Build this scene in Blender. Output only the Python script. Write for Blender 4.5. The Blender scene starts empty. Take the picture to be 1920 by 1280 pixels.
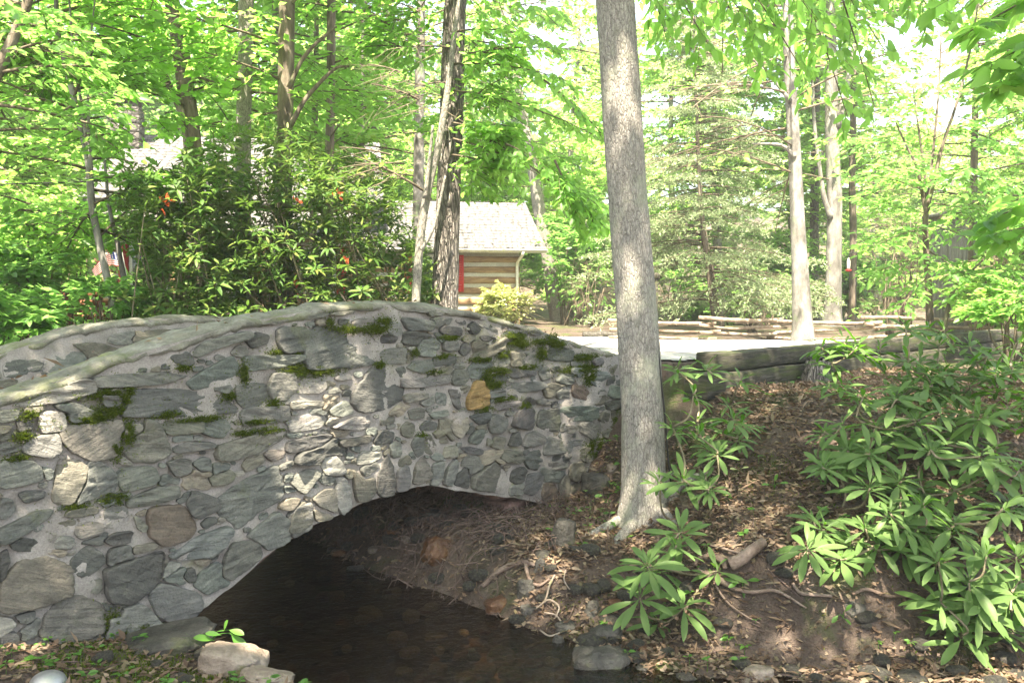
import bpy, math, random
import numpy as np
from mathutils import Vector

C = bpy.context.scene.collection
sc = bpy.context.scene
R = math.radians
EXPOSURE = 3.0
SUN = np.array([-0.05, -0.45, 0.89]); SUN = SUN / np.linalg.norm(SUN)
# ------------------------------------------------------------------ camera, sky, sun
F = 1660.0                      # focal length in pixels of the 1920 px wide frame
PITCH = math.atan(80.0 / F)
cam_d = bpy.data.cameras.new('camera'); cam = bpy.data.objects.new('camera', cam_d); C.objects.link(cam)
cam_d.sensor_width = 36.0; cam_d.lens = 36.0 * F / 1920.0
cam_d.clip_start = 0.05; cam_d.clip_end = 2000
cam.location = (0, 0, 0); cam.rotation_euler = (R(90) - PITCH, 0, 0)
sc.camera = cam
w = bpy.data.worlds.new('World'); sc.world = w; w.use_nodes = True
wn = w.node_tree; wn.nodes.clear()
sky = wn.nodes.new('ShaderNodeTexSky'); sky.sky_type = 'NISHITA'; sky.sun_disc = False
sky.sun_elevation = math.asin(SUN[2]); sky.sun_rotation = math.atan2(SUN[0], SUN[1])
sky.dust_density = 2.5; sky.air_density = 1.0
bg = wn.nodes.new('ShaderNodeBackground'); bg.inputs[1].default_value = 0.105
wo = wn.nodes.new('ShaderNodeOutputWorld')
wn.links.new(sky.outputs[0], bg.inputs[0]); wn.links.new(bg.outputs[0], wo.inputs[0])
sl = bpy.data.lights.new('sun', 'SUN'); sl.energy = 5.0; sl.angle = R(0.53); sl.color = (1.0, 0.95, 0.87)
so = bpy.data.objects.new('sun', sl); C.objects.link(so)
so.rotation_euler = Vector(SUN).to_track_quat('Z', 'Y').to_euler(); so.location = Vector(SUN) * 60
vs = sc.view_settings
vs.view_transform = 'Standard'; vs.look = 'None'; vs.gamma = 1.0; vs.exposure = EXPOSURE
vs.use_curve_mapping = False
vs.use_white_balance = True; vs.white_balance_temperature = 7700; vs.white_balance_tint = 10
cy = sc.cycles
cy.max_bounces = 9; cy.diffuse_bounces = 4; cy.glossy_bounces = 3; cy.transmission_bounces = 5; cy.transparent_max_bounces = 8
cy.use_denoising = True; cy.volume_bounces = 0; cy.sample_clamp_indirect = 6.0

# ------------------------------------------------------------------ small maths
def nrm(a):
    return a / np.maximum(np.linalg.norm(a, axis=-1, keepdims=True), 1e-9)
def sstep(a, b, x):
    q = np.clip((x - a) / (b - a), 0, 1); return q * q * (3 - 2 * q)
def _hash(ix, iy, iz, seed):
    h = (ix.astype(np.int64) * 374761393 + iy.astype(np.int64) * 668265263 + iz.astype(np.int64) * 2147483647 + seed * 974711) & 0xFFFFFFFF
    h = ((h ^ (h >> 13)) * 1274126177) & 0xFFFFFFFF
    h = ((h ^ (h >> 16)) * 2246822519) & 0xFFFFFFFF
    return ((h ^ (h >> 15)) & 0xFFFFFF) / float(0xFFFFFF)
def vnoise(x, y, z=None, seed=0, oct=1):
    """value noise, -1..1"""
    x = np.asarray(x, float); y = np.asarray(y, float)
    z = np.zeros_like(x) if z is None else np.asarray(z, float)
    tot = 0; amp = 1.0; na = 0
    for o in range(oct):
        ix, iy, iz = np.floor(x), np.floor(y), np.floor(z)
        fx, fy, fz = x - ix, y - iy, z - iz
        fx, fy, fz = [f * f * (3 - 2 * f) for f in (fx, fy, fz)]
        r = 0
        for a in (0, 1):
            for b in (0, 1):
                for c in (0, 1):
                    r = r + _hash(ix + a, iy + b, iz + c, seed + o * 17) * (fx if a else 1 - fx) * (fy if b else 1 - fy) * (fz if c else 1 - fz)
        tot = tot + amp * (r * 2 - 1); na += amp; amp *= .5
        x, y, z = x * 2.03 + 5.1, y * 2.03 + 3.7, z * 2.03 + 1.3
    return tot / na
XR = np.array([1.0, 0, 0]); FW = np.array([0, math.cos(PITCH), -math.sin(PITCH)]); UPC = np.array([0, math.sin(PITCH), math.cos(PITCH)])
UP = np.array([0, 0, 1.0])
def ray(px, py):
    return FW + XR * (px - 960) / F - UPC * (py - 640) / F
def P(px, py, Y):
    d = ray(px, py); return d * (Y / d[1])
def pix(Pt):
    Pt = np.asarray(Pt); d = Pt @ FW
    return 960 + F * (Pt @ XR) / d, 640 - F * (Pt @ UPC) / d
# bridge frame: t along the wall, s across it (away from the camera)
B0 = np.array([-2.03, 5.44]); U2 = np.array([0.703, 0.711]); V2 = np.array([-0.711, 0.703])
def ts(x, y):
    dx, dy = x - B0[0], y - B0[1]
    return dx * U2[0] + dy * U2[1], dx * V2[0] + dy * V2[1]
def bw(t, s, z):
    t, s, z = np.broadcast_arrays(np.asarray(t, float), np.asarray(s, float), np.asarray(z, float))
    return np.stack([B0[0] + U2[0] * t + V2[0] * s, B0[1] + U2[1] * t + V2[1] * s, z], -1)
def wallpt(px, py, s0=0.0):
    d = ray(px, py)
    n = V2; k = (s0 + B0 @ n) / (d[:2] @ n); p = d * k
    t, _ = ts(p[0], p[1]); return t, p[2]

# ------------------------------------------------------------------ mesh building
class MB:
    def __init__(s): s.v = []; s.f = []; s.n = 0; s.att = {}; s.mi = []
    def add(s, v, f, mi=0, **att):
        v = np.asarray(v, float).reshape(-1, 3)
        if not isinstance(f, list): f = [f]
        for q in f:
            q = np.asarray(q, int)
            if len(q): s.f.append(q + s.n); s.mi.append(np.full(len(q), mi))
        s.v.append(v); s.n += len(v)
        for k, a in att.items():
            s.att.setdefault(k, []).append(np.asarray(a, float))
        return s
    def build(s, name, mat, parent=None, smooth=True):
        me = bpy.data.meshes.new(name)
        v = np.concatenate(s.v)
        me.vertices.add(len(v)); me.vertices.foreach_set('co', v.astype(np.float32).ravel())
        lv = np.concatenate([q.ravel() for q in s.f]); tot = np.concatenate([np.full(len(q), q.shape[1]) for q in s.f])
        st = np.concatenate([[0], np.cumsum(tot)[:-1]])
        me.loops.add(len(lv)); me.loops.foreach_set('vertex_index', lv.astype(np.int32))
        me.polygons.add(len(tot)); me.polygons.foreach_set('loop_start', st.astype(np.int32)); me.polygons.foreach_set('loop_total', tot.astype(np.int32))
        if smooth: me.polygons.foreach_set('use_smooth', np.ones(len(tot), bool))
        ms = mat if isinstance(mat, (list, tuple)) else [mat]
        for m in ms: me.materials.append(m)
        if len(ms) > 1: me.polygons.foreach_set('material_index', np.concatenate(s.mi).astype(np.int32))
        me.update(calc_edges=True)
        for k, a in s.att.items():
            a = np.concatenate(a)
            if a.ndim == 2:
                at = me.attributes.new(k, 'FLOAT_COLOR', 'POINT')
                if a.shape[1] == 3: a = np.concatenate([a, np.ones((len(a), 1))], 1)
                at.data.foreach_set('color', a.astype(np.float32).ravel())
            else:
                at = me.attributes.new(k, 'FLOAT', 'POINT'); at.data.foreach_set('value', a.astype(np.float32))
        o = bpy.data.objects.new(name, me); C.objects.link(o)
        if parent is not None: o.parent = parent
        return o
def recentre(o, loc):
    """put the object's origin at loc, keeping the mesh where it stands"""
    loc = np.asarray(loc, float); me = o.data
    a = np.empty(len(me.vertices) * 3, np.float32); me.vertices.foreach_get('co', a)
    a = (a.reshape(-1, 3) - loc.astype(np.float32)).ravel(); me.vertices.foreach_set('co', a); me.update(); o.location = loc
def tag(o, label=None, cat=None, group=None, kind=None):
    if label: o['label'] = label
    if cat: o['category'] = cat
    if group: o['group'] = group
    if kind: o['kind'] = kind
    return o
def thing(name, label, cat, loc=(0, 0, 0), group=None):
    o = bpy.data.objects.new(name, None); C.objects.link(o); o.location = tuple(float(q) for q in loc)
    o.empty_display_size = .2
    return tag(o, label, cat, group)
def rel(pts, root):
    return np.asarray(pts, float) - np.array(root.location)
def dup(root, loc, rz=0, scale=1, label=None):
    r = root.copy(); C.objects.link(r); r.location = loc; r.rotation_euler = (0, 0, rz); r.scale = (scale,) * 3
    if label: r['label'] = label
    for ch in list(root.children):
        c = ch.copy(); C.objects.link(c); c.parent = r
        for g in list(ch.children):
            d = g.copy(); C.objects.link(d); d.parent = c
    return r
def catmull(pts, n):
    pts = np.asarray(pts, float)
    if len(pts) < 3:
        u = np.linspace(0, 1, n)[:, None]; return pts[0] * (1 - u) + pts[-1] * u
    p = np.vstack([2 * pts[0] - pts[1], pts, 2 * pts[-1] - pts[-2]])
    out = []
    for u in np.linspace(0, len(pts) - 1 - 1e-6, n):
        i = int(u); f = u - i; a, b, c, d = p[i], p[i + 1], p[i + 2], p[i + 3]
        out.append(.5 * (2 * b + (c - a) * f + (2 * a - 5 * b + 4 * c - d) * f * f + (3 * b - a - 3 * c + d) * f ** 3))
    return np.array(out)
def tube(mb, pts, rad, seg=8, rough=0.0, cap=True, seed=0, fs=1.0, **att):
    pts = np.asarray(pts, float); n = len(pts); rad = np.broadcast_to(np.asarray(rad, float), (n,))
    tg = nrm(np.gradient(pts, axis=0))
    ref = np.array([0, 1.0, 0]) if abs(tg[:, 2]).mean() > .6 else UP
    a = nrm(np.cross(tg, ref)); b = np.cross(tg, a)
    an = np.linspace(0, 2 * np.pi, seg, endpoint=False)
    ring = a[:, None, :] * np.cos(an)[None, :, None] + b[:, None, :] * np.sin(an)[None, :, None]
    r = np.broadcast_to(rad[:, None], (n, seg))
    if rough:
        q = pts[:, None, :] + ring * .3
        r = r * (1 + rough * vnoise(np.cos(an)[None, :] * 2.2 + np.zeros((n, 1)), np.sin(an)[None, :] * 2.2 + np.zeros((n, 1)), (np.arange(n) * fs)[:, None] + np.zeros((1, seg)), seed, 3))
    v = (pts[:, None, :] + ring * r[:, :, None]).reshape(-1, 3)
    i = np.arange(n - 1)[:, None] * seg; j = np.arange(seg)[None, :]; k = (j + 1) % seg
    f = [np.stack([i + j, i + k, i + seg + k, i + seg + j], -1).reshape(-1, 4)]
    if cap:
        f.append(np.arange(seg)[::-1][None, :]); f.append((np.arange(seg) + (n - 1) * seg)[None, :])
    mb.add(v, f, **att)
def sticks(mb, A, Bq, r0, r1):
    """many straight thin 3-sided twigs"""
    A = np.asarray(A); Bq = np.asarray(Bq); n = len(A)
    if n == 0: return
    d = nrm(Bq - A); a = nrm(np.cross(d, np.where(np.abs(d[:, 2:3]) > .8, [[1.0, 0, 0]], [[0, 0, 1.0]]))); b = np.cross(d, a)
    r0 = np.broadcast_to(np.asarray(r0, float), (n,))[:, None]; r1 = np.broadcast_to(np.asarray(r1, float), (n,))[:, None]
    vs_ = []
    for e, r in ((A, r0), (Bq, r1)):
        for k in range(3):
            an = 2.094 * k; vs_.append(e + (a * math.cos(an) + b * math.sin(an)) * r)
    v = np.stack(vs_, 1).reshape(-1, 3); o = np.arange(n)[:, None] * 6
    f = np.concatenate([o + np.array([[k, (k + 1) % 3, 3 + (k + 1) % 3, 3 + k]]) for k in range(3)])
    mb.add(v, f)
def leafgeo(mb, Pp, D, N, L, W, kind=0, curl=0.12):
    """leaf blades: base at Pp, pointing along D, upper side N"""
    n = len(Pp)
    if n == 0: return
    D = nrm(D); S = nrm(np.cross(D, N)); N = np.cross(S, D)
    L = np.broadcast_to(L, (n,))[:, None]; W = np.broadcast_to(W, (n,))[:, None]
    if kind == 0:
        m = Pp + D * L * .45
        v = np.stack([Pp, m + S * W * .5 + N * W * .18, Pp + D * L, m - S * W * .5 + N * W * .18], 1).reshape(-1, 3)
        o = np.arange(n)[:, None] * 4
        mb.add(v, np.concatenate([o + np.array([[0, 1, 2]]), o + np.array([[0, 2, 3]])]))
    elif kind == 1:
        def at(u, wd, up): return Pp + D * L * u + S * W * wd + N * (W * up - L * curl * u * u)
        v = np.stack([at(0, 0, 0), at(.3, .46, .14), at(.68, .36, .12), at(1, 0, 0), at(.68, -.36, .12), at(.3, -.46, .14), at(.3, 0, 0), at(.68, 0, 0)], 1).reshape(-1, 3)
        o = np.arange(n)[:, None] * 8
        T = [[0, 1, 6], [0, 6, 5], [6, 1, 2], [6, 2, 7], [6, 7, 4], [6, 4, 5], [7, 2, 3], [7, 3, 4]]
        mb.add(v, np.concatenate([o + np.array([t]) for t in T]))
    else:
        us = [0, .1, .3, .52, .74, .9, 1.0]; ws = [.06, .07, .33, .5, .48, .3, .03]
        vs_ = []
        for u, wd in zip(us, ws):
            c = Pp + D * L * u * (1 - .1 * curl * u) - N * L * curl * u * u
            vs_ += [c + S * W * wd + N * W * wd * .28, c, c - S * W * wd + N * W * wd * .28]
        v = np.stack(vs_, 1).reshape(-1, 3); o = np.arange(n)[:, None] * 21; fs_ = []
        for k in range(6):
            b = 3 * k; fs_ += [o + np.array([[b, b + 1, b + 4, b + 3]]), o + np.array([[b + 1, b + 2, b + 5, b + 4]])]
        mb.add(v, np.concatenate(fs_), rib=np.tile([0., 1., 0.], n * 7))

# ------------------------------------------------------------------ materials
def newmat(name):
    m = bpy.data.materials.new(name); m.use_nodes = True; nt = m.node_tree; nt.nodes.clear()
    return m, nt
def nd(nt, typ, ins=None, **kw):
    n = nt.nodes.new(typ)
    for k, v_ in kw.items(): setattr(n, k, v_)
    for k, v_ in (ins or {}).items():
        if hasattr(v_, 'links') and hasattr(v_, 'node'): nt.links.new(v_, n.inputs[k])
        else: n.inputs[k].default_value = v_
    return n
def ramp(nt, fac, stops):
    n = nt.nodes.new('ShaderNodeValToRGB'); nt.links.new(fac, n.inputs[0]); e = n.color_ramp.elements
    while len(e) < len(stops): e.new(.5)
    for q, (p, c) in zip(e, stops): q.position = p; q.color = tuple(c) + (1,)
    return n.outputs[0]
def mixc(nt, fac, a, b, blend='MIX'):
    n = nt.nodes.new('ShaderNodeMix'); n.data_type = 'RGBA'; n.blend_type = blend
    for i, q in ((0, fac), (6, a), (7, b)):
        if hasattr(q, 'node'): nt.links.new(q, n.inputs[i])
        else: n.inputs[i].default_value = (tuple(q) + (1,)) if isinstance(q, (tuple, list)) else q
    return n.outputs[2]
def vec(nt, scale=(1, 1, 1), coord='Object'):
    tc = nt.nodes.new('ShaderNodeTexCoord')
    return nd(nt, 'ShaderNodeMapping', {'Vector': tc.outputs[coord], 'Scale': scale}).outputs[0]
def geovec(nt, scale=(1, 1, 1)):
    g = nt.nodes.new('ShaderNodeNewGeometry')
    return nd(nt, 'ShaderNodeMapping', {'Vector': g.outputs['Position'], 'Scale': scale}).outputs[0]
def noise(nt, v_, scale, detail=5, rough=.6, dist=0):
    return nd(nt, 'ShaderNodeTexNoise', {'Vector': v_, 'Scale': scale, 'Detail': detail, 'Roughness': rough, 'Distortion': dist}).outputs[0]
def finish(nt, col, rough=.8, bump=None, bs=.3, bd=.02, spec=.4, metal=0):
    b = nd(nt, 'ShaderNodeBsdfPrincipled', {'Base Color': col if hasattr(col, 'node') else tuple(col) + (1,), 'Roughness': rough, 'Specular IOR Level': spec, 'Metallic': metal})
    if bump is not None:
        bn = nd(nt, 'ShaderNodeBump', {'Height': bump, 'Strength': bs, 'Distance': bd}); nt.links.new(bn.outputs[0], b.inputs['Normal'])
    o = nt.nodes.new('ShaderNodeOutputMaterial'); nt.links.new(b.outputs[0], o.inputs[0]); return b
def mat_layers(name, stops, scale=4, stretch=(1, 1, 1), over=None, fine=40, bs=.5, bd=.02, rough=.85, spec=.3, world=False, detail=6, voro=None):
    """noise colour ramp + fine speckle + optional overlays [(scale, lo, hi, colour)] + bump"""
    m, nt = newmat(name); v_ = (geovec if world else vec)(nt, stretch)
    n1 = noise(nt, v_, scale, detail); col = ramp(nt, n1, stops)
    n2 = noise(nt, v_, fine, 4, .7)
    col = mixc(nt, .55, col, ramp(nt, n2, [(.3, (.45, .45, .45)), (.7, (1.25, 1.25, 1.25))]), 'MULTIPLY')
    for (os_, lo, hi, oc) in (over or []):
        k = nt.nodes.new('ShaderNodeMapRange'); k.inputs[1].default_value = lo; k.inputs[2].default_value = hi
        nt.links.new(noise(nt, v_, os_, 7, .65, .3), k.inputs[0]); col = mixc(nt, k.outputs[0], col, oc)
    h = nd(nt, 'ShaderNodeMath', {0: n1, 1: n2}, operation='ADD').outputs[0]
    if voro:
        vo = nd(nt, 'ShaderNodeTexVoronoi', {'Vector': v_, 'Scale': voro}, feature='DISTANCE_TO_EDGE').outputs[0]
        vv = nd(nt, 'ShaderNodeMath', {0: vo, 1: .14}, operation='MINIMUM').outputs[0]
        vv = nd(nt, 'ShaderNodeMath', {0: vv, 1: 7.0}, operation='MULTIPLY').outputs[0]
        col = mixc(nt, 1.0, col, ramp(nt, vv, [(0, (.45, .42, .4)), (.7, (1.05, 1.05, 1.05))]), 'MULTIPLY')
        h = nd(nt, 'ShaderNodeMath', {0: h, 1: vv}, operation='ADD').outputs[0]
    finish(nt, col, rough, h, bs, bd, spec); return m
def mat_leaf(name, cols, trans, fac=.45, rough=.45, spec=.4, under=None):
    m, nt = newmat(name)
    g = nt.nodes.new('ShaderNodeNewGeometry'); rnd = g.outputs['Random Per Island']
    k = len(cols); col = ramp(nt, rnd, [(i / max(1, k - 1), c) for i, c in enumerate(cols)])
    tr = mixc(nt, .6, trans, ramp(nt, rnd, [(0, tuple(.7 * q for q in trans)), (1, tuple(min(1, 1.25 * q) for q in trans))]))
    if under: col = mixc(nt, g.outputs['Backfacing'], col, under)
    b = nd(nt, 'ShaderNodeBsdfPrincipled', {'Base Color': col, 'Roughness': rough, 'Specular IOR Level': spec})
    t = nd(nt, 'ShaderNodeBsdfTranslucent', {'Color': tr})
    mx = nd(nt, 'ShaderNodeMixShader', {0: fac, 1: b.outputs[0], 2: t.outputs[0]})
    o = nt.nodes.new('ShaderNodeOutputMaterial'); nt.links.new(mx.outputs[0], o.inputs[0]); return m

M = {}
def mat_stone():
    m, nt = newmat('field_stone')
    tint = nd(nt, 'ShaderNodeAttribute', attribute_name='tint').outputs['Color']
    ang = nd(nt, 'ShaderNodeAttribute', attribute_name='ang').outputs['Fac']
    v_ = vec(nt)
    rot = nd(nt, 'ShaderNodeVectorRotate', {'Vector': v_, 'Angle': ang, 'Axis': (-.711, .703, 0)}, rotation_type='AXIS_ANGLE').outputs[0]
    st = nd(nt, 'ShaderNodeMapping', {'Vector': rot, 'Scale': (3.0, 3.0, 30)}).outputs[0]
    n1 = noise(nt, st, 1.6, 6, .62, .5); n2 = noise(nt, v_, 7, 5, .6); n3 = noise(nt, v_, 60, 3, .7)
    col = mixc(nt, .75, tint, ramp(nt, n1, [(.28, (.45, .46, .47)), (.5, (.98, .98, .98)), (.72, (1.55, 1.5, 1.45))]), 'MULTIPLY')
    col = mixc(nt, .8, col, ramp(nt, n2, [(.3, (.72, .74, .74)), (.7, (1.25, 1.22, 1.18))]), 'MULTIPLY')
    col = mixc(nt, .45, col, ramp(nt, n3, [(.3, (.6, .6, .6)), (.7, (1.3, 1.3, 1.3))]), 'MULTIPLY')
    k = nd(nt, 'ShaderNodeMapRange', {0: noise(nt, v_, 3.1, 7, .7), 1: .6, 2: .7}).outputs[0]
    k = nd(nt, 'ShaderNodeMath', {0: k, 1: .45}, operation='MULTIPLY').outputs[0]
    col = mixc(nt, k, col, (.12, .135, .065)); col = mixc(nt, 1.0, col, (.81, .81, .755), 'MULTIPLY')
    h = nd(nt, 'ShaderNodeMath', {0: n1, 1: n3}, operation='ADD').outputs[0]
    finish(nt, col, .78, h, .6, .022, .3); return m
M['stone'] = mat_stone()
M['mortar'] = mat_layers('mortar', [(.3, (.17, .155, .142)), (.5, (.255, .235, .218)), (.72, (.33, .31, .29))], 5, over=[(2.2, .60, .72, (.15, .16, .08))], fine=90, bs=.6, bd=.02, world=True)
M['coping'] = mat_layers('mossy_mortar_cap', [(.3, (.075, .072, .058)), (.5, (.145, .14, .115)), (.7, (.23, .225, .195))], 7, over=[(3, .50, .66, (.105, .118, .055))], fine=45, bs=.6, bd=.03, world=True)
M['vault'] = mat_layers('vault_stone', [(.3, (.12, .072, .06)), (.5, (.22, .145, .13)), (.7, (.30, .22, .205))], 4, stretch=(1, 1, 1.6), fine=40, bs=1, bd=.06, world=True, voro=4.2)
M['soil'] = mat_layers('forest_soil', [(.3, (.045, .032, .025)), (.5, (.09, .066, .052)), (.7, (.145, .112, .09))], 3, over=[(1.1, .52, .64, (.055, .075, .02))], fine=45, bs=.9, bd=.05, world=True)
M['gravel'] = mat_layers('pale_gravel', [(.3, (.22, .21, .195)), (.5, (.34, .325, .305)), (.7, (.46, .44, .41))], 2.5, fine=70, bs=.6, bd=.02, world=True)
def mat_bark(name, base, crack, scale, zs, lich, bs=1.0, bd=.03):
    m, nt = newmat(name); v_ = geovec(nt, (1, 1, zs)); w_ = geovec(nt)
    wob = nd(nt, 'ShaderNodeTexNoise', {'Vector': v_, 'Scale': scale * .5, 'Detail': 3}).outputs['Color']
    vv = mixc(nt, .045, v_, wob, 'ADD')
    ed = nd(nt, 'ShaderNodeTexVoronoi', {'Vector': vv, 'Scale': scale}, feature='DISTANCE_TO_EDGE').outputs[0]
    e2 = nd(nt, 'ShaderNodeTexVoronoi', {'Vector': vv, 'Scale': scale * 2.3}, feature='DISTANCE_TO_EDGE').outputs[0]
    n1 = noise(nt, v_, scale * .8, 6, .7); n2 = noise(nt, w_, 3.0, 6, .7); n3 = noise(nt, w_, 90, 3, .7)
    k = nd(nt, 'ShaderNodeMapRange', {0: ed, 1: 0.0, 2: .16}).outputs[0]; k2 = nd(nt, 'ShaderNodeMapRange', {0: e2, 1: 0.0, 2: .14}).outputs[0]
    kk = nd(nt, 'ShaderNodeMath', {0: k, 1: nd(nt, 'ShaderNodeMath', {0: k2, 1: .35}, operation='ADD').outputs[0]}, operation='MULTIPLY').outputs[0]
    col = mixc(nt, kk, crack, base)
    col = mixc(nt, .8, col, ramp(nt, n1, [(.3, (.55, .55, .55)), (.7, (1.35, 1.33, 1.3))]), 'MULTIPLY')
    col = mixc(nt, .6, col, ramp(nt, n3, [(.3, (.5, .5, .5)), (.7, (1.4, 1.4, 1.4))]), 'MULTIPLY')
    lf = nd(nt, 'ShaderNodeMapRange', {0: n2, 1: .52, 2: .66}).outputs[0]; col = mixc(nt, nd(nt, 'ShaderNodeMath', {0: lf, 1: .55}, operation='MULTIPLY').outputs[0], col, lich)
    h = nd(nt, 'ShaderNodeMath', {0: kk, 1: n1}, operation='ADD').outputs[0]; finish(nt, col, .9, h, bs, bd, .2); return m
M['barkgrey'] = mat_bark('grey_bark', (.30, .285, .262), (.15, .14, .127), 46, .26, (.29, .31, .23), .6, .014)
M['barkdark'] = mat_bark('dark_furrowed_bark', (.31, .285, .26), (.075, .067, .058), 22, .16, (.16, .16, .13), 1.0, .05)
M['barkbrown'] = mat_layers('brown_bark', [(.32, (.05, .04, .03)), (.5, (.13, .105, .08)), (.68, (.22, .19, .15))], 9, stretch=(1, 1, .2), over=[(2, .56, .68, (.10, .13, .06))], fine=30, bs=.9, bd=.03, world=True)
M['barkpale'] = mat_layers('pale_smooth_bark', [(.32, (.075, .07, .062)), (.5, (.17, .162, .15)), (.68, (.27, .262, .245))], 5, stretch=(1, 1, .5), over=[(3, .58, .66, (.16, .20, .12))], fine=30, bs=.6, bd=.02, world=True)
M['twig'] = mat_layers('twig_bark', [(.3, (.06, .045, .03)), (.7, (.17, .14, .10))], 8, world=True)
M['stem'] = mat_layers('rhododendron_stem', [(.3, (.10, .085, .05)), (.7, (.23, .20, .13))], 12, world=True)
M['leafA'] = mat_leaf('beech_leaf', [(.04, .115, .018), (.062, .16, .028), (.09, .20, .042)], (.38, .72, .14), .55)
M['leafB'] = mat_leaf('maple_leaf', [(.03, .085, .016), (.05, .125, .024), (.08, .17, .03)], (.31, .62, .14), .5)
M['leafC'] = mat_leaf('sunny_leaf', [(.06, .15, .024), (.095, .195, .036), (.135, .235, .06)], (.50, .80, .22), .55)  # leaf colour brightened so the far trees look more sunlit
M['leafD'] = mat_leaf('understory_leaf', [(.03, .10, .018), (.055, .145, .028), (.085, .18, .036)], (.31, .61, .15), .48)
M['rhodo'] = mat_leaf('rhododendron_leaf', [(.03, .07, .015), (.05, .11, .022), (.08, .145, .03), (.13, .15, .04)], (.16, .32, .05), .28, .5, .22, under=(.10, .12, .05))
def mat_rhodo():
    m, nt = newmat('rhododendron_leaf_young'); g = nt.nodes.new('ShaderNodeNewGeometry'); rnd = g.outputs['Random Per Island']
    col = ramp(nt, rnd, [(0, (.015, .078, .008)), (.4, (.025, .112, .011)), (.75, (.044, .14, .015)), (1, (.09, .175, .022))])
    rib = nd(nt, 'ShaderNodeAttribute', attribute_name='rib').outputs['Fac']; k = nd(nt, 'ShaderNodeMapRange', {0: rib, 1: .86, 2: .97}).outputs[0]
    col = mixc(nt, nd(nt, 'ShaderNodeMath', {0: k, 1: .75}, operation='MULTIPLY').outputs[0], col, (.16, .24, .07)); col = mixc(nt, .5, col, ramp(nt, noise(nt, vec(nt), 22, 4), [(.3, (.65, .7, .6)), (.7, (1.3, 1.25, 1.3))]), 'MULTIPLY')
    col = mixc(nt, g.outputs['Backfacing'], col, (.07, .12, .04))
    b = nd(nt, 'ShaderNodeBsdfPrincipled', {'Base Color': col, 'Roughness': .4, 'Specular IOR Level': .1}); t = nd(nt, 'ShaderNodeBsdfTranslucent', {'Color': (.18, .46, .035, 1)})
    mx = nd(nt, 'ShaderNodeMixShader', {0: .24, 1: b.outputs[0], 2: t.outputs[0]}); o = nt.nodes.new('ShaderNodeOutputMaterial'); nt.links.new(mx.outputs[0], o.inputs[0]); return m
M['rhodofg'] = mat_rhodo()
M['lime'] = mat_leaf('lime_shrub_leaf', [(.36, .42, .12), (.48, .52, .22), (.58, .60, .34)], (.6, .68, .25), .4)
M['needle'] = mat_leaf('spruce_needle', [(.16, .24, .115), (.25, .33, .17), (.34, .40, .24)], (.24, .36, .15), .3, .5)
M['moss'] = mat_leaf('moss_blade', [(.03, .052, .006), (.06, .092, .010), (.12, .155, .018)], (.10, .15, .012), .3, .8, .1)
M['litter'] = mat_leaf('dead_leaf', [(.075, .05, .035), (.125, .084, .056), (.175, .122, .086), (.24, .185, .135), (.095, .088, .045)], (.18, .11, .06), .25, .7, .2)
M['weed'] = mat_leaf('weed_leaf', [(.04, .12, .02), (.08, .19, .035)], (.22, .5, .06), .4)
M['flower'] = mat_leaf('orange_flower', [(.34, .055, .02), (.46, .10, .04)], (.5, .11, .04), .4)
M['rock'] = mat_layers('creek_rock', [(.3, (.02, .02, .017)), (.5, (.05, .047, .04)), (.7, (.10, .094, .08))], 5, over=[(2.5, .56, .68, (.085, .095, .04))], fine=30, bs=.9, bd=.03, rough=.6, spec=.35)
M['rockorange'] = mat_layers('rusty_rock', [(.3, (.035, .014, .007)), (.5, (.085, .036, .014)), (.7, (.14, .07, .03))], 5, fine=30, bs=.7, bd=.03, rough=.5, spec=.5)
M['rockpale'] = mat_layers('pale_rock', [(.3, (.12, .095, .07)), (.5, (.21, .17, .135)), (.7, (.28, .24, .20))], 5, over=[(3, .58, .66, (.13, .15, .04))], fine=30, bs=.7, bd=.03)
M['root'] = mat_layers('root_bark', [(.3, (.09, .06, .045)), (.7, (.25, .19, .155))], 10, fine=50, bs=.7, bd=.02, world=True)
M['rootlet'] = mat_layers('rootlet', [(.3, (.05, .034, .028)), (.7, (.17, .12, .10))], 10, world=True)
M['timber'] = mat_layers('mossy_timber', [(.32, (.014, .013, .010)), (.5, (.046, .043, .032)), (.68, (.105, .098, .075))], 6, stretch=(1, 1, 8), over=[(2.2, .48, .62, (.05, .064, .022))], fine=40, bs=.8, bd=.03, world=True)
M['rail'] = mat_layers('weathered_rail', [(.3, (.14, .10, .07)), (.5, (.26, .20, .15)), (.7, (.38, .31, .25))], 5, fine=40, bs=.7, bd=.02, world=True)
M['log'] = mat_layers('hewn_log', [(.3, (.15, .085, .045)), (.5, (.28, .18, .10)), (.7, (.40, .27, .155))], 3, stretch=(1, 1, 7), fine=30, bs=.6, bd=.02, world=True)
M['chink'] = mat_layers('chinking', [(.3, (.42, .40, .33)), (.7, (.56, .54, .46))], 4, world=True)
M['shingle'] = mat_layers('weathered_shingle', [(.3, (.075, .073, .073)), (.5, (.13, .128, .128)), (.7, (.21, .207, .207))], 3, stretch=(3, 1, 1), fine=30, bs=.4, bd=.01, world=True)
M['white'] = mat_layers('cream_paint', [(.3, (.62, .61, .55)), (.7, (.74, .73, .67))], 3, bs=.1, rough=.5)
M['red'] = mat_layers('red_paint', [(.3, (.42, .022, .02)), (.7, (.52, .045, .04))], 3, bs=.1, rough=.5)
M['black'] = mat_layers('black_rubber', [(.3, (.012, .012, .012)), (.7, (.03, .03, .03))], 3, bs=.1, rough=.5)
M['greyboard'] = mat_layers('grey_board', [(.3, (.12, .117, .113)), (.5, (.19, .185, .18)), (.7, (.26, .253, .247))], 3, stretch=(4, 4, .5), fine=30, bs=.5, bd=.02, world=True)
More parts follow.
